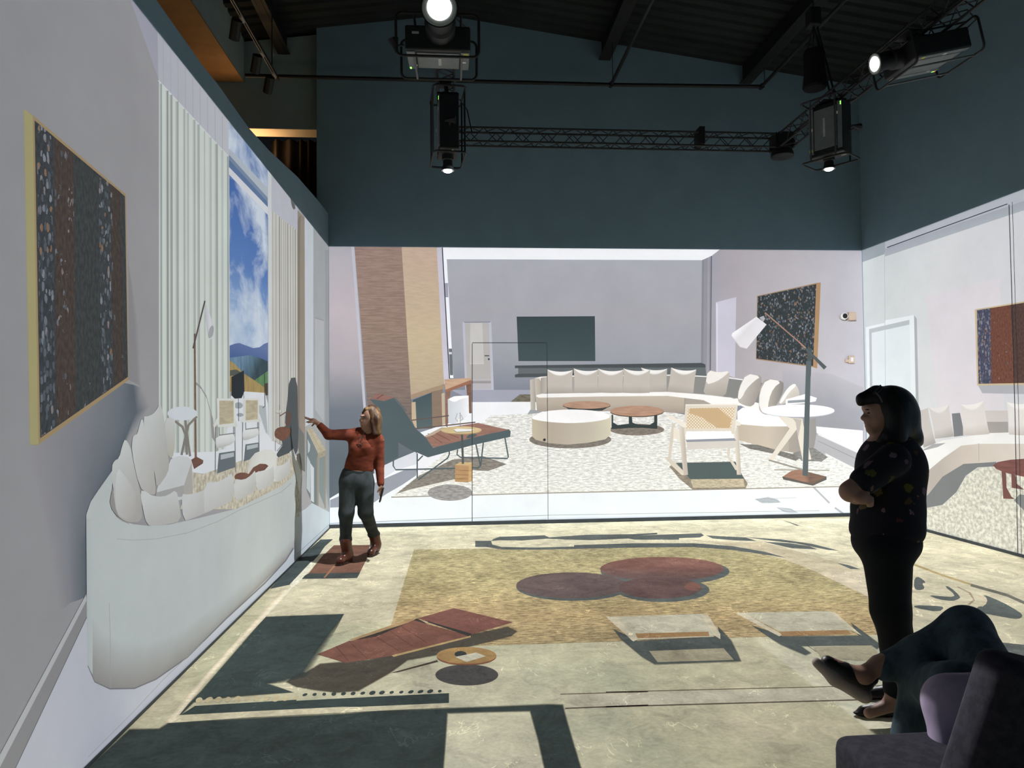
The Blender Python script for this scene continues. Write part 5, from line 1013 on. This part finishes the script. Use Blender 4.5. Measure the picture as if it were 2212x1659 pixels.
pi_ = empty('sprinkler_pipe', (pl[0], PY, pl[2]), 'long black pipe running under the roof along the back wall', 'pipe')
loc = lambda v: (v[0]-pl[0], v[1]-PY, v[2]-pl[2])
MB().tube([loc(pl), loc(pm), loc(pr)], .024, 10).build('main_run', BLACK, pi_, True)
for nm, a in (('branch', pm), ('branch', pr)):
    MB().tube([loc(a), loc((a[0], 1.2, a[2]))], .022, 10).build(nm, BLACK, pi_, True); MB().lathe([(.034, -.03), (.034, .03)], loc((a[0], PY, a[2])), Matrix.Rotation(math.pi/2, 3, 'X'), 12).build('elbow', BLACK, pi_, True)
for a in (pm, pr):
    MB().tube([loc((a[0], PY-.1, a[2])), loc((a[0], PY-.1, roof_z(a[0])))], .005, 6).build('hanger_rod', BLACK, pi_)
t0, t1 = on(2, 5.35, 597, 166), on(2, 5.35, 496, -12)
tr_ = empty('track_light', t0, 'ceiling track with black spotlight heads beyond the left wall', 'track light')
dv = Vector(t1)-Vector(t0); MB().box(dv/2, (.035, dv.length+.1, .035), Vector((0, 1, 0)).rotation_difference(-dv.normalized()).to_matrix(), bevel=.003).build('track', BLACK, tr_)
STRIP = solid('pale_track_edge', (.5, .4, .32), .5)  # track edges catching warm light, put in as pale colour
MB().box(dv/2+Vector((-.012, 0, -.0185)), (.006, dv.length*.96, .002), Vector((0, 1, 0)).rotation_difference(-dv.normalized()).to_matrix()).build('lit_edge_strip', STRIP, tr_); MB().box(dv/2+Vector((.012, 0, -.0185)), (.006, dv.length*.96, .002), Vector((0, 1, 0)).rotation_difference(-dv.normalized()).to_matrix()).build('lit_edge_strip', STRIP, tr_)
for f in (.06, .36, .78):
    c = dv*f; hd = MB().tube([c+Vector((-.03, -.05, -.07)), c+Vector((-.09, .06, -.2))], .05, 16).build('spotlight_head', BLACK, tr_, True)
    MB().tube([c+Vector((0, 0, -.01)), c+Vector((-.04, -.03, -.1))], .012, 8).build('head_arm', BLACK, tr_, True); MB().box(c+Vector((0, 0, -.03)), (.03, .1, .03), bevel=.004).build('adapter', STRIP, tr_)
MB().tube([(0.0, -.2, 0), (0.0, -.2, roof_z(t0[0])-t0[2])], .006, 6).build('hanger_rod', BLACK, tr_)
# ---------------------------------------------------------------- people: smooth blended volumes turned into one skin
def blob(prims, vox, pad=.05):
    """prims: ('c', p0, r0, p1, r1, k) tapered capsule or ('e', centre, radii, k[, rotation matrix]); returns verts, quads"""
    lo = np.full(3, 1e9); hi = -lo
    for q in prims:
        if q[0] == 'c':
            for p_, r_ in ((q[1], q[2]), (q[3], q[4])): lo = np.minimum(lo, np.array(p_)-r_); hi = np.maximum(hi, np.array(p_)+r_)
        else: m_ = max(q[2]); lo = np.minimum(lo, np.array(q[1])-m_); hi = np.maximum(hi, np.array(q[1])+m_)
    lo = lo-pad; n = np.ceil((hi+pad-lo)/vox).astype(int)+1
    D = np.full(n, 1.0, np.float32); ax = [lo[i]+vox*np.arange(n[i]) for i in range(3)]
    for q in prims:
        k = q[5] if q[0] == 'c' else q[3]
        if q[0] == 'c':
            a, b = np.array(q[1], float), np.array(q[3], float); R = max(q[2], q[4]); l0, h0 = np.minimum(a, b)-R, np.maximum(a, b)+R
        else: R = max(q[2]); a = np.array(q[1], float); l0, h0 = a-R, a+R
        m_ = k+vox*3; i0 = np.maximum(((l0-m_-lo)/vox).astype(int), 0); i1 = np.minimum(((h0+m_-lo)/vox).astype(int)+2, n)
        X = np.meshgrid(*[ax[i][i0[i]:i1[i]] for i in range(3)], indexing='ij')
        if q[0] == 'c':
            ba = b-a; L2 = max(float(ba@ba), 1e-9)
            t = sum((X[i]-a[i])*ba[i] for i in range(3))/L2; t = np.clip(t, 0, 1)
            d = np.sqrt(sum((X[i]-a[i]-t*ba[i])**2 for i in range(3)))-(q[2]+(q[4]-q[2])*t)
        else:
            Y_ = [X[i]-a[i] for i in range(3)]
            if len(q) > 4: Mi = np.array(q[4]).T; Y_ = [sum(Mi[i][j]*Y_[j] for j in range(3)) for i in range(3)]
            r_ = q[2]; e = np.sqrt(sum((Y_[i]/r_[i])**2 for i in range(3))); g = np.sqrt(sum((Y_[i]/r_[i]**2)**2 for i in range(3)))
            d = np.where(g > 1e-9, e*(e-1)/np.maximum(g, 1e-9), -min(r_))
        sl = tuple(slice(i0[i], i1[i]) for i in range(3)); o = D[sl]
        hh_ = np.maximum(k-np.abs(o-d), 0)/max(k, 1e-6); D[sl] = np.minimum(o, d)-hh_*hh_*k*.25
    return nets(D, lo, vox)
def nets(D, lo, vox):
    ins = D < 0; n = np.array(D.shape)
    c = [slice(0, -1), slice(1, None)]
    cnt = np.zeros(n-1, np.float32); acc = np.zeros((*(n-1), 3), np.float32)
    cor = {(i, j, k): (D[c[i], c[j], c[k]], ins[c[i], c[j], c[k]]) for i in (0, 1) for j in (0, 1) for k in (0, 1)}
    for A_, (da, ia) in cor.items():
        for ax in range(3):
            if A_[ax] == 1: continue
            B_ = list(A_); B_[ax] = 1; db, ib = cor[tuple(B_)]
            x = ia != ib
            if not x.any(): continue
            w = np.nonzero(x); t = da[w]/(da[w]-db[w]); p_ = np.tile(np.array(A_, np.float32), (len(t), 1)); p_[:, ax] += t
            acc[w] += p_; cnt[w] += 1
    act = cnt > 0; idx = np.full(n-1, -1, int); w = np.nonzero(act); idx[w] = np.arange(len(w[0]))
    V = lo+vox*(np.stack(w, 1)+acc[w]/cnt[w][:, None]); F_ = []
    for ax in range(3):
        a = [slice(None)]*3; b = [slice(None)]*3; a[ax] = slice(0, -1); b[ax] = slice(1, None)
        e = ins[tuple(a)] != ins[tuple(b)]; u, v = (ax+1) % 3, (ax+2) % 3
        g = np.stack(np.nonzero(e), 1); ok = (g[:, u] > 0) & (g[:, v] > 0) & (g[:, u] < n[u]-1) & (g[:, v] < n[v]-1); g = g[ok]
        inn = ins[tuple(g.T)]
        def at(du, dv): h_ = g.copy(); h_[:, u] += du; h_[:, v] += dv; return idx[tuple(h_.T)]
        Q = np.stack([at(-1, -1), at(0, -1), at(0, 0), at(-1, 0)], 1); Q[~inn] = Q[~inn][:, ::-1]; F_.append(Q)
    return V, np.concatenate(F_)
def skin(name, prims, vox, mat, parent, smooth=2):
    V, Q = blob(prims, vox); V = V-np.array((parent.parent or parent).location)
    for _ in range(smooth):   # light smoothing
        s_ = np.zeros_like(V); c_ = np.zeros(len(V))
        for i in range(4):
            a, b = Q[:, i], Q[:, (i+1) % 4]; np.add.at(s_, a, V[b]); np.add.at(s_, b, V[a]); np.add.at(c_, a, 1); np.add.at(c_, b, 1)
        V = V*.5+.5*s_/np.maximum(c_, 1)[:, None]
    return meshobj(name, V.tolist(), Q.tolist(), mat, parent, True)
def two_tone(name, a, b, scale, rough=.8, stretch=(1, 1, 1), lo=.4, hi=.6, bump=.0):
    m = bpy.data.materials.new(name); nt, out = nodes(m); f = nnoise(nt, nmap(nt, stretch), scale, 5, .6)
    bsdf(nt, out, nramp(nt, f, [(lo, a), (hi, b)]), rough, 0, .2, nbump(nt, f, bump) if bump else None); return m
SKIN1 = solid('fair_skin', (.27, .15, .10), .55, 0, .35, .06, 20); SKIN2 = solid('pinkish_skin', (.30, .17, .125), .55, 0, .35, .06, 20)  # each one even skin colour, the second slightly paler
def fingers(base, tips, r0, r1, mids=None):
    o = []
    for i, (b, t) in enumerate(zip(base, tips)):
        b, t = np.array(b), np.array(t); m_ = (b+t)/2+(np.array(mids[i]) if mids else 0)
        o += [('c', b, r0, m_, (r0+r1)/2, .004), ('c', m_, (r0+r1)/2, t, r1, .003)]
    return o

# ---- woman pointing at the left wall
f1 = on(2, 0, 746, 1217); f2 = on(2, 0, 811, 1197); Y1 = float(f1[1])
def J(x, y, dy=0.0): return on(1, Y1+dy, *Z('C1', x, y)[0])
w1 = empty('person', (f1[0]+.1, Y1, 0), 'person in rust sweater and dark trousers pointing at the left wall', 'person')
dl = float(f2[1]-Y1)
head = [('e', J(690, 172, .0), (.075, .092, .112), .02), ('e', J(652, 235, -.02), (.052, .058, .062), .03), ('c', J(628, 180, -.055), .010, J(607, 212, -.062), .015, .012), ('e', J(628, 250, -.045), (.02, .024, .012), .01), ('e', J(640, 275, -.03), (.028, .03, .022), .02), ('e', J(625, 168, -.05), (.025, .04, .012), .012), ('e', J(738, 200, -.07), (.014, .012, .028), .006), ('c', J(690, 270, .0), .05, J(665, 350, .01), .055, .03)]
armR = [('c', J(520, 345, 0), .052, J(305, 345, -.07), .040, .03), ('c', J(305, 345, -.07), .040, J(208, 243, -.12), .027, .02)]
armL = [('c', J(782, 400, .02), .050, J(783, 620, .05), .040, .03), ('c', J(783, 620, .05), .039, J(797, 800, .0), .027, .02)]
hR = [('e', J(170, 217, -.125), (.042, .022, .026), .012, Matrix.Rotation(.5, 3, 'Y'))]+fingers([J(140, 200, -.10), J(138, 205, -.12), J(142, 214, -.135), J(150, 224, -.148)], [J(80, 178, -.10), J(84, 190, -.12), J(95, 226, -.14), J(112, 232, -.15)], .0095, .0065)+fingers([J(175, 235, -.10)], [J(148, 262, -.10)], .010, .0075)
hL = [('e', J(800, 848, -.01), (.022, .03, .042), .012)]+fingers([J(792, 870, -.035), J(796, 880, -.02), J(800, 882, .0), J(806, 876, .015)], [J(786, 915, -.05), J(792, 925, -.04), J(798, 925, -.03), J(806, 915, -.02)], .0095, .007)+fingers([J(785, 850, -.04)], [J(766, 885, -.05)], .010, .008)
tors = [('e', J(635, 450, .03), (.14, .095, .16), .05), ('e', J(590, 620, .03), (.125, .09, .15), .06), ('e', J(570, 770, .03), (.15, .1, .12), .05)]
legR = [('c', J(488, 800, .02), .085, J(470, 1085, -.02), .058, .04), ('c', J(470, 1085, -.02), .056, J(467, 1350, 0), .040, .03), ('c', J(467, 1350, 0), .036, J(476, 1500, .05), .030, .02)]
legL = [('c', J(655, 815, .03), .085, J(655, 1080, .02), .058, .04), ('c', J(655, 1080, .02), .056, J(728, 1290, dl), .040, .03), ('c', J(728, 1290, dl), .036, J(740, 1440, dl), .030, .02)]
skin('body', head+armR+armL+hR+hL+tors+legR+legL, .0052, SKIN1, w1, 1)
SW = two_tone('rust_knit_sweater', (.085, .019, .010), (.145, .034, .015), 9, .9, (1, 1, 2.5), bump=.15)
skin('sweater', [('e', J(635, 450, .03), (.155, .112, .175), .05), ('e', J(592, 610, .03), (.138, .103, .13), .06), ('c', J(500, 672, .03), .05, J(680, 672, .03), .05, .05), ('c', J(530, 345, .01), .064, J(305, 345, -.07), .050, .05), ('c', J(305, 345, -.07), .050, J(225, 260, -.115), .036, .02), ('c', J(775, 405, .025), .060, J(783, 620, .05), .050, .03), ('c', J(783, 620, .05), .049, J(796, 805, .0), .037, .02), ('c', J(600, 335, .02), .06, J(745, 360, .03), .06, .05), ('e', J(560, 480, -.06), (.06, .05, .06), .04), ('e', J(660, 470, -.06), (.06, .05, .06), .04)], .009, SW, w1)
TR_ = two_tone('dark_slate_trousers', (.018, .024, .025), (.036, .045, .046), 7, .85, (1, 1, .6), bump=.1)
skin('trousers', [('e', J(570, 770, .03), (.160, .118, .13), .05), ('c', J(490, 700, .03), .06, J(660, 700, .03), .06, .06), ('c', J(492, 800, .02), .096, J(472, 1085, -.02), .075, .05), ('c', J(472, 1085, -.02), .073, J(466, 1300, 0), .058, .03), ('c', J(430, 1335, 0), .028, J(502, 1335, 0), .028, .03), ('c', J(650, 815, .03), .094, J(655, 1080, .02), .075, .05), ('c', J(655, 1080, .02), .072, J(730, 1282, dl), .056, .03), ('c', J(698, 1285, dl), .028, J(764, 1280, dl), .028, .03)], .010, TR_, w1)
BT = solid('brown_leather_boot', (.085, .022, .010), .35, 0, .5, .2, 14); SOLE = solid('dark_rubber_sole', (.05, .03, .022), .7)
def boot(ax_, ay_, hx, hy, tx, ty, base, toe, par):
    """shaft from ankle px to heel; foot on the floor pointing to toe"""
    b = Vector(base); t = Vector(toe); up = Vector((0, 0, 1)); top = Vector(J(ax_, ay_, hx))
    m_ = (b+t)/2; fwd = (t-b).normalized()
    bo = skin('boot', [('c', top, .060, b+up*.10, .054, .02), ('c', b+up*.085, .05, b+up*.055, .042, .03), ('c', b+up*.055, .042, t+up*.048-fwd*.03, .036, .05), ('e', t+up*.04-fwd*.02, (.04, .04, .03), .03)], .008, BT, par)
    sd = fwd.cross(up); pts = [b-fwd*.045+sd*.03, b-fwd*.045-sd*.03, m_-sd*.042, t-sd*.03+fwd*.01, t+fwd*.03, t+sd*.03+fwd*.01, m_+sd*.042]
    o = MB().prism([p_-Vector(par.location)+up*.002 for p_ in pts], (0, 0, .022)).build('sole', SOLE, bo); hb = Vector(par.location)*0
    return bo
boot(465, 1345, 0, 0, 0, 0, (J(478, 1500)[0], Y1+.04, 0), (J(415, 1550)[0], Y1-.1, 0), w1)
boot(735, 1290, dl, 0, 0, 0, (J(748, 1400, dl)[0], Y1+dl+.02, 0.02), (J(712, 1460, dl)[0], Y1+dl-.15, 0), w1)
HAIR1 = two_tone('brown_and_blond_hair', (.035, .016, .010), (.20, .125, .055), 7, .5, (3, 3, .7), .45, .72, .3)
skin('hair', [('e', J(712, 150, .015), (.088, .105, .1), .03), ('e', J(745, 215, .02), (.066, .1, .12), .04), ('c', J(755, 200, -.05), .05, J(775, 320, -.05), .036, .04), ('c', J(740, 200, .06), .055, J(745, 335, .05), .045, .04), ('c', J(715, 230, -.085), .018, J(735, 335, -.09), .02, .02), ('c', J(655, 105, -.05), .022, J(625, 140, -.05), .012, .02)], .008, HAIR1, w1)
for nm, x, y, r, m_ in (('eye', 632, 183, (.010, .006, .005), BLACK), ('eyebrow', 634, 168, (.016, .005, .003), BLACK), ('mouth', 624, 248, (.016, .008, .004), solid('lip_red', (.22, .05, .045), .5))):
    V_, Q_ = blob([('e', J(x, y, -.086 if nm != 'mouth' else -.067), r, .002)], .003, .01); meshobj(nm, (V_-np.array(w1.location)).tolist(), Q_.tolist(), m_, w1, True)
ph = J(805, 912, -.03); po = empty('smartphone', ph, 'dark smartphone held low in the hand of the pointing person', 'phone')
MB().box((0, 0, 0), (.014, .074, .15), Matrix.Rotation(.25, 3, 'Y'), bevel=.006).build('case', BLACK, po); MB().box((-.008, 0, 0), (.002, .066, .138), Matrix.Rotation(.25, 3, 'Y')).build('screen', solid('dark_screen', (.01, .012, .018), .15, 0, .6), po)
gl = J(603, 410, -.105); g = empty('eyeglasses', gl, 'eyeglasses hanging on the front of the rust sweater', 'eyeglasses')
for sz in (-.024, .024): MB().tube([(.02*math.cos(a), 0, sz+.02*math.sin(a)) for a in [k*math.pi/6 for k in range(12)]], .003, 6, closed=True).build('rim', BLACK, g, True)
MB().tube([(0, 0, -.005), (0, -.004, 0), (0, 0, .005)], .0025, 6).build('bridge', BLACK, g); MB().tube([(.02, 0, .03), (.04, .02, .12), (.05, .05, .15)], .002, 6).build('cord', BLACK, g)

# ---- woman standing with crossed arms, in silhouette
f3 = on(2, 0, 1895, 1548); Y2 = float(f3[1])
def K(x, y, dy=0.0): return on(1, Y2+dy, *Z('C3', x, y)[0])
w2 = empty('person', (K(600, 3000)[0], Y2, 0), 'dark haired person in floral shirt standing sideways with crossed arms', 'person')
head = [('e', K(555, 335), (.105, .078, .112), .02), ('e', K(475, 435), (.062, .056, .064), .025), ('c', K(392, 372), .009, K(350, 426), .0125, .010), ('e', K(380, 428), (.02, .026, .02), .01), ('e', K(388, 473), (.014, .022, .008), .006), ('e', K(394, 497), (.014, .022, .009), .006), ('e', K(424, 528), (.026, .028, .020), .014), ('e', K(405, 335), (.03, .05, .03), .015), ('c', K(585, 500), .050, K(600, 700), .058, .02)]
legs = []
for s_, dx in ((-.085, 0), (.085, 20)):
    legs += [('c', K(560+dx, 1620, s_), .095, K(590+dx, 2150, s_), .068, .04), ('c', K(590+dx, 2150, s_), .066, K(640+dx, 2480, s_), .055, .03), ('c', K(640+dx, 2480, s_), .055, K(615+dx, 2960, s_), .036, .03)]
tors = [('e', K(590, 880), (.155, .15, .2), .05), ('e', K(565, 1250), (.155, .15, .22), .06), ('e', K(555, 1500), (.155, .165, .16), .05)]
armL = [('c', K(620, 790, -.17), .062, K(235, 1085, -.15), .048, .03), ('c', K(235, 1085, -.15), .048, K(330, 1150, .08), .036, .02)]
armR = [('c', K(620, 790, .17), .062, K(250, 1090, .16), .05, .03), ('c', K(250, 1090, .16), .045, K(300, 1140, -.13), .033, .02)]
hand = [('e', K(340, 1142, -.195), (.045, .026, .032), .010)]+fingers([K(370, 1118, -.2), K(372, 1138, -.205), K(370, 1158, -.205), K(362, 1178, -.2)], [K(430, 1190, -.2), K(432, 1208, -.2), K(418, 1214, -.2), K(396, 1214, -.2)], .0105, .008, [(.008, -.012, .006)]*4)+fingers([K(345, 1105, -.2)], [K(395, 1090, -.2)], .0115, .009)
skin('body', head+tors+legs+armL+armR+hand+[('c', K(615, 2990, -.085), .034, K(400, 3070, -.1), .024, .03), ('c', K(640, 2985, .085), .034, K(440, 3050, .07), .024, .03)], .0052, SKIN2, w2, 1)
def floral():
    m = bpy.data.materials.new('black_floral_cotton'); nt, out = nodes(m)
    v = nt.nodes.new('ShaderNodeTexVoronoi'); v.inputs['Scale'].default_value = 17.0; mp = nmap(nt, (1, 1, 1)); ds_ = nt.nodes.new('ShaderNodeVectorMath'); ds_.operation = 'ADD'; nt.links.new(mp, ds_.inputs[0])
    nz = nt.nodes.new('ShaderNodeTexNoise'); nz.inputs['Scale'].default_value = 28.0; nt.links.new(mp, nz.inputs['Vector']); sc_ = nt.nodes.new('ShaderNodeVectorMath'); sc_.operation = 'SCALE'; sc_.inputs['Scale'].default_value = .05; nt.links.new(nz.outputs['Color'], sc_.inputs[0]); nt.links.new(sc_.outputs[0], ds_.inputs[1])
    nt.links.new(ds_.outputs[0], v.inputs['Vector'])
    on_ = nmath(nt, 'LESS_THAN', v.outputs['Distance'], .34); sep = nt.nodes.new('ShaderNodeSeparateColor'); nt.links.new(v.outputs['Color'], sep.inputs[0])
    keep = nmath(nt, 'GREATER_THAN', sep.outputs[0], .45); col = nramp(nt, sep.outputs[1], [(.0, (.10, .05, .08)), (.35, (.12, .085, .11)), (.6, (.10, .075, .015)), (.8, (.05, .06, .018)), (1, (.08, .016, .03))])
    bsdf(nt, out, nmix(nt, nmath(nt, 'MULTIPLY', on_, keep), (.012, .012, .018, 1), col), .85, 0, .15); return m
skin('shirt', [('e', K(600, 890), (.172, .165, .2), .05), ('e', K(570, 1250), (.178, .168, .22), .06), ('e', K(555, 1440), (.168, .178, .09), .05), ('c', K(600, 690), .065, K(595, 770), .12, .05), ('c', K(620, 800, -.165), .08, K(360, 990, -.16), .068, .03), ('c', K(620, 800, .165), .08, K(360, 990, .165), .066, .03)], .010, floral(), w2)
TR2 = solid('black_trousers', (.008, .009, .012), .85, 0, .15, .2, 9)
skin('trousers', [('e', K(556, 1530), (.163, .172, .13), .05)]+[q for s_, dx in ((-.085, 0), (.085, 20)) for q in (('c', K(560+dx, 1620, s_), .115, K(590+dx, 2150, s_), .088, .05), ('c', K(590+dx, 2150, s_), .086, K(655+dx, 2480, s_), .075, .03), ('c', K(655+dx, 2480, s_), .074, K(640+dx, 2850, s_), .058, .03))], .011, TR2, w2)
HAIR2 = two_tone('black_hair', (.006, .006, .008), (.018, .016, .018), 8, .45, (3, 3, .6), bump=.3)
skin('hair', [('e', K(600, 315), (.118, .098, .105), .03), ('e', K(680, 430), (.08, .1, .12), .04), ('c', K(700, 420, 0), .075, K(790, 600, 0), .05, .04), ('c', K(640, 380, -.06), .055, K(650, 600, -.07), .05, .04), ('c', K(640, 380, .06), .055, K(650, 600, .07), .05, .04), ('c', K(470, 210, -.02), .045, K(345, 260, -.02), .032, .03), ('c', K(345, 255, -.02), .026, K(318, 305, -.02), .010, .02), ('c', K(400, 260, .02), .03, K(360, 335, .03), .010, .02), ('c', K(560, 600, -.06), .035, K(500, 640, -.05), .02, .03), ('c', K(440, 570, .06), .012, K(425, 635, .06), .006, .01), ('c', K(800, 600, 0), .04, K(850, 650, 0), .018, .03)], .009, HAIR2, w2)
FL = solid('black_flat_shoe', (.008, .008, .010), .45, 0, .4)
for s_, dx, px, py in ((-.085, 0, 1884, 1545), (.09, 25, 1893, 1507)):
    b = on(2, 0, px, py); hx = Vector((b[0]+.09, b[1], 0)); tx = Vector((b[0]-.045, b[1], 0))
    skin('shoe', [('c', hx+Vector((.04, 0, .032)), .032, hx+Vector((-.02, 0, .03)), .034, .02), ('c', hx+Vector((-.02, 0, .03)), .034, tx+Vector((0, 0, .026)), .026, .03), ('e', (hx+tx)/2+Vector((0, 0, .014)), (.125, .04, .014), .02)], .008, FL, w2)
for nm, x, y, r in (('eye', 398, 382, (.008, .006, .004)), ('eyebrow', 388, 352, (.012, .006, .003))):
    V_, Q_ = blob([('e', K(x, y, -.052), r, .002)], .003, .01); meshobj(nm, (V_-np.array(w2.location)).tolist(), Q_.tolist(), BLACK, w2, True)
c0 = K(490, 170, -.09); g = empty('eyeglasses', c0, 'eyeglasses pushed up on the black hair', 'eyeglasses')
lc = lambda v: tuple(np.array(v)-np.array(c0))
MB().tube([lc(K(440, 208, -.085)), lc(K(480, 160, -.09)), lc(K(505, 134, -.07)), lc(K(525, 150, -.06)), lc(K(500, 185, -.095)), lc(K(450, 215, -.095))], .0035, 6).build('rim', BLACK, g, True); MB().tube([lc(K(462, 195, -.1)), lc(K(500, 240, -.108)), lc(K(522, 285, -.105))], .0032, 6).build('temple', solid('brown_frame', (.08, .05, .05), .3), g, True)

# ---- bench sofa and person seated with crossed legs
SEAT = two_tone('dark_plum_upholstery', (.018, .017, .025), (.029, .028, .039), 30, .95, bump=.15)
s0 = on(2, .38, 1797, 1584); bx0, by1 = float(s0[0]), float(s0[1]); sofa = empty('bench_sofa', (bx0+.8, by1-.35, 0), 'low dark plum bench sofa in the bottom right corner', 'sofa')
MB().box((0, 0, .25), (1.6, .72, .26), bevel=.045, seg=4).build('seat', SEAT, sofa, True)
kb = on(1, by1-.5, 2058, 1505); w_ = 1.25
MB().box((kb[0]-sofa.location[0]+w_/2, -.17, kb[2]-.26), (w_, .16, .52), Matrix.Rotation(.26, 3, 'Y') @ Matrix.Rotation(.12, 3, 'X'), bevel=.05, seg=4).build('backrest', SEAT, sofa, True)
MB().box((0, -.02, .09), (1.5, .62, .08), bevel=.01).build('plinth', BLACK, sofa)
for sx in (-.7, .7):
    for sy in (-.28, .26): MB().tube([(sx, sy, 0), (sx, sy, .06)], .022, 10).build('foot', BLACK, sofa, True)
def S3(px, py, d): return on(1, d, px, py)
w3 = empty('person', (1.95, 2.7, 0), 'seated person in blue jeans with one leg crossed, at bottom right', 'person')
hp1, kn1, an1 = S3(2165, 1530, 2.62), S3(2088, 1362, 2.98), S3(1900, 1436, 3.05)
hp2, kn2, an2 = S3(2075, 1590, 2.66), S3(1992, 1478, 3.0), S3(1946, 1640, 2.98)
hp2[2] = .485
toe, heel = S3(1774, 1422, 3.1), S3(1864, 1478, 3.04)
skin('body', [('c', hp1, .085, kn1, .06, .04), ('c', kn1, .058, an1, .036, .03), ('c', an1, .036, S3(1862, 1462, 3.04), .038, .03), ('c', S3(1862, 1462, 3.04), .036, S3(1790, 1430, 3.09), .026, .03), ('c', hp2, .085, kn2, .058, .04), ('c', kn2, .055, an2, .038, .03), ('c', an2, .036, (an2[0], an2[1]+.03, .06), .036, .02), ('c', (an2[0], an2[1]+.03, .05), .034, (an2[0]-.06, an2[1]+.16, .035), .026, .02), ('c', S3(2100, 1560, 2.55), .10, S3(2330, 1520, 2.48), .12, .05), ('c', S3(2330, 1500, 2.42), .13, S3(2480, 1180, 2.35), .13, .05), ('c', S3(2500, 1080, 2.35), .05, S3(2510, 1010, 2.36), .05, .03), ('e', S3(2515, 930, 2.38), (.08, .095, .115), .02), ('c', S3(2440, 1200, 2.5), .05, S3(2330, 1430, 2.62), .04, .03), ('c', S3(2330, 1430, 2.62), .038, S3(2260, 1460, 2.75), .028, .02), ('e', S3(2240, 1465, 2.8), (.03, .04, .02), .01)], .010, SKIN2, w3, 1)
JEAN = two_tone('dark_blue_jeans', (.028, .046, .060), (.050, .078, .095), 16, .9, (1, 1, .5), bump=.2)
skin('jeans', [('c', hp1, .125, kn1, .098, .06), ('c', kn1, .096, S3(1985, 1412, 3.02), .074, .04), ('c', S3(1985, 1412, 3.02), .074, S3(1912, 1442, 3.05), .060, .03), ('c', hp2, .11, kn2, .084, .05), ('c', kn2, .084, an2, .058, .03)], .010, JEAN, w3)
LAV = two_tone('lavender_cotton', (.25, .20, .30), (.33, .27, .38), 8, .9, (1, 1, .5), bump=.1)
skin('shirt', [('e', S3(2050, 1516, 2.58), (.075, .09, .085), .08), ('c', S3(2046, 1530, 2.55), .06, S3(2044, 1650, 2.48), .06, .09), ('c', S3(2060, 1510, 2.55), .06, S3(2200, 1480, 2.5), .08, .08), ('c', S3(2120, 1545, 2.5), .11, S3(2340, 1515, 2.48), .13, .05), ('c', S3(2340, 1495, 2.4), .145, S3(2480, 1180, 2.34), .145, .05), ('c', S3(2440, 1190, 2.5), .065, S3(2370, 1340, 2.58), .055, .03)], .010, LAV, w3)
nrm = np.array(S3(1795, 1480, 3.05))-np.array(S3(1815, 1450, 3.07)); nrm /= np.linalg.norm(nrm)
toe, heel = np.array(toe), np.array(heel); dsh = (toe-heel)/np.linalg.norm(toe-heel)
sh = skin('shoe', [('c', heel+dsh*.0, .040, heel+dsh*.08, .040, .02), ('c', heel+dsh*.08, .040, toe-dsh*.03, .030, .03), ('c', heel-nrm*.03, .036, heel-dsh*.015-nrm*.045, .03, .02)], .008, FL, w3)
skin('shoe_sole', [('c', heel-dsh*.03+nrm*.042, .032, heel+dsh*.10+nrm*.044, .032, .02), ('c', heel+dsh*.10+nrm*.044, .032, toe+dsh*.005+nrm*.028, .022, .02)], .008, solid('taupe_rubber_sole', (.30, .25, .23), .8), sh)
skin('shoe', [('c', (an2[0], an2[1]+.03, .05), .042, (an2[0]-.06, an2[1]+.17, .035), .032, .02)], .009, FL, w3)
HAIR3 = two_tone('dark_hair', (.01, .008, .008), (.03, .022, .018), 8, .5); skin('hair', [('e', S3(2518, 905, 2.36), (.092, .1, .1), .02)], .012, HAIR3, w3)
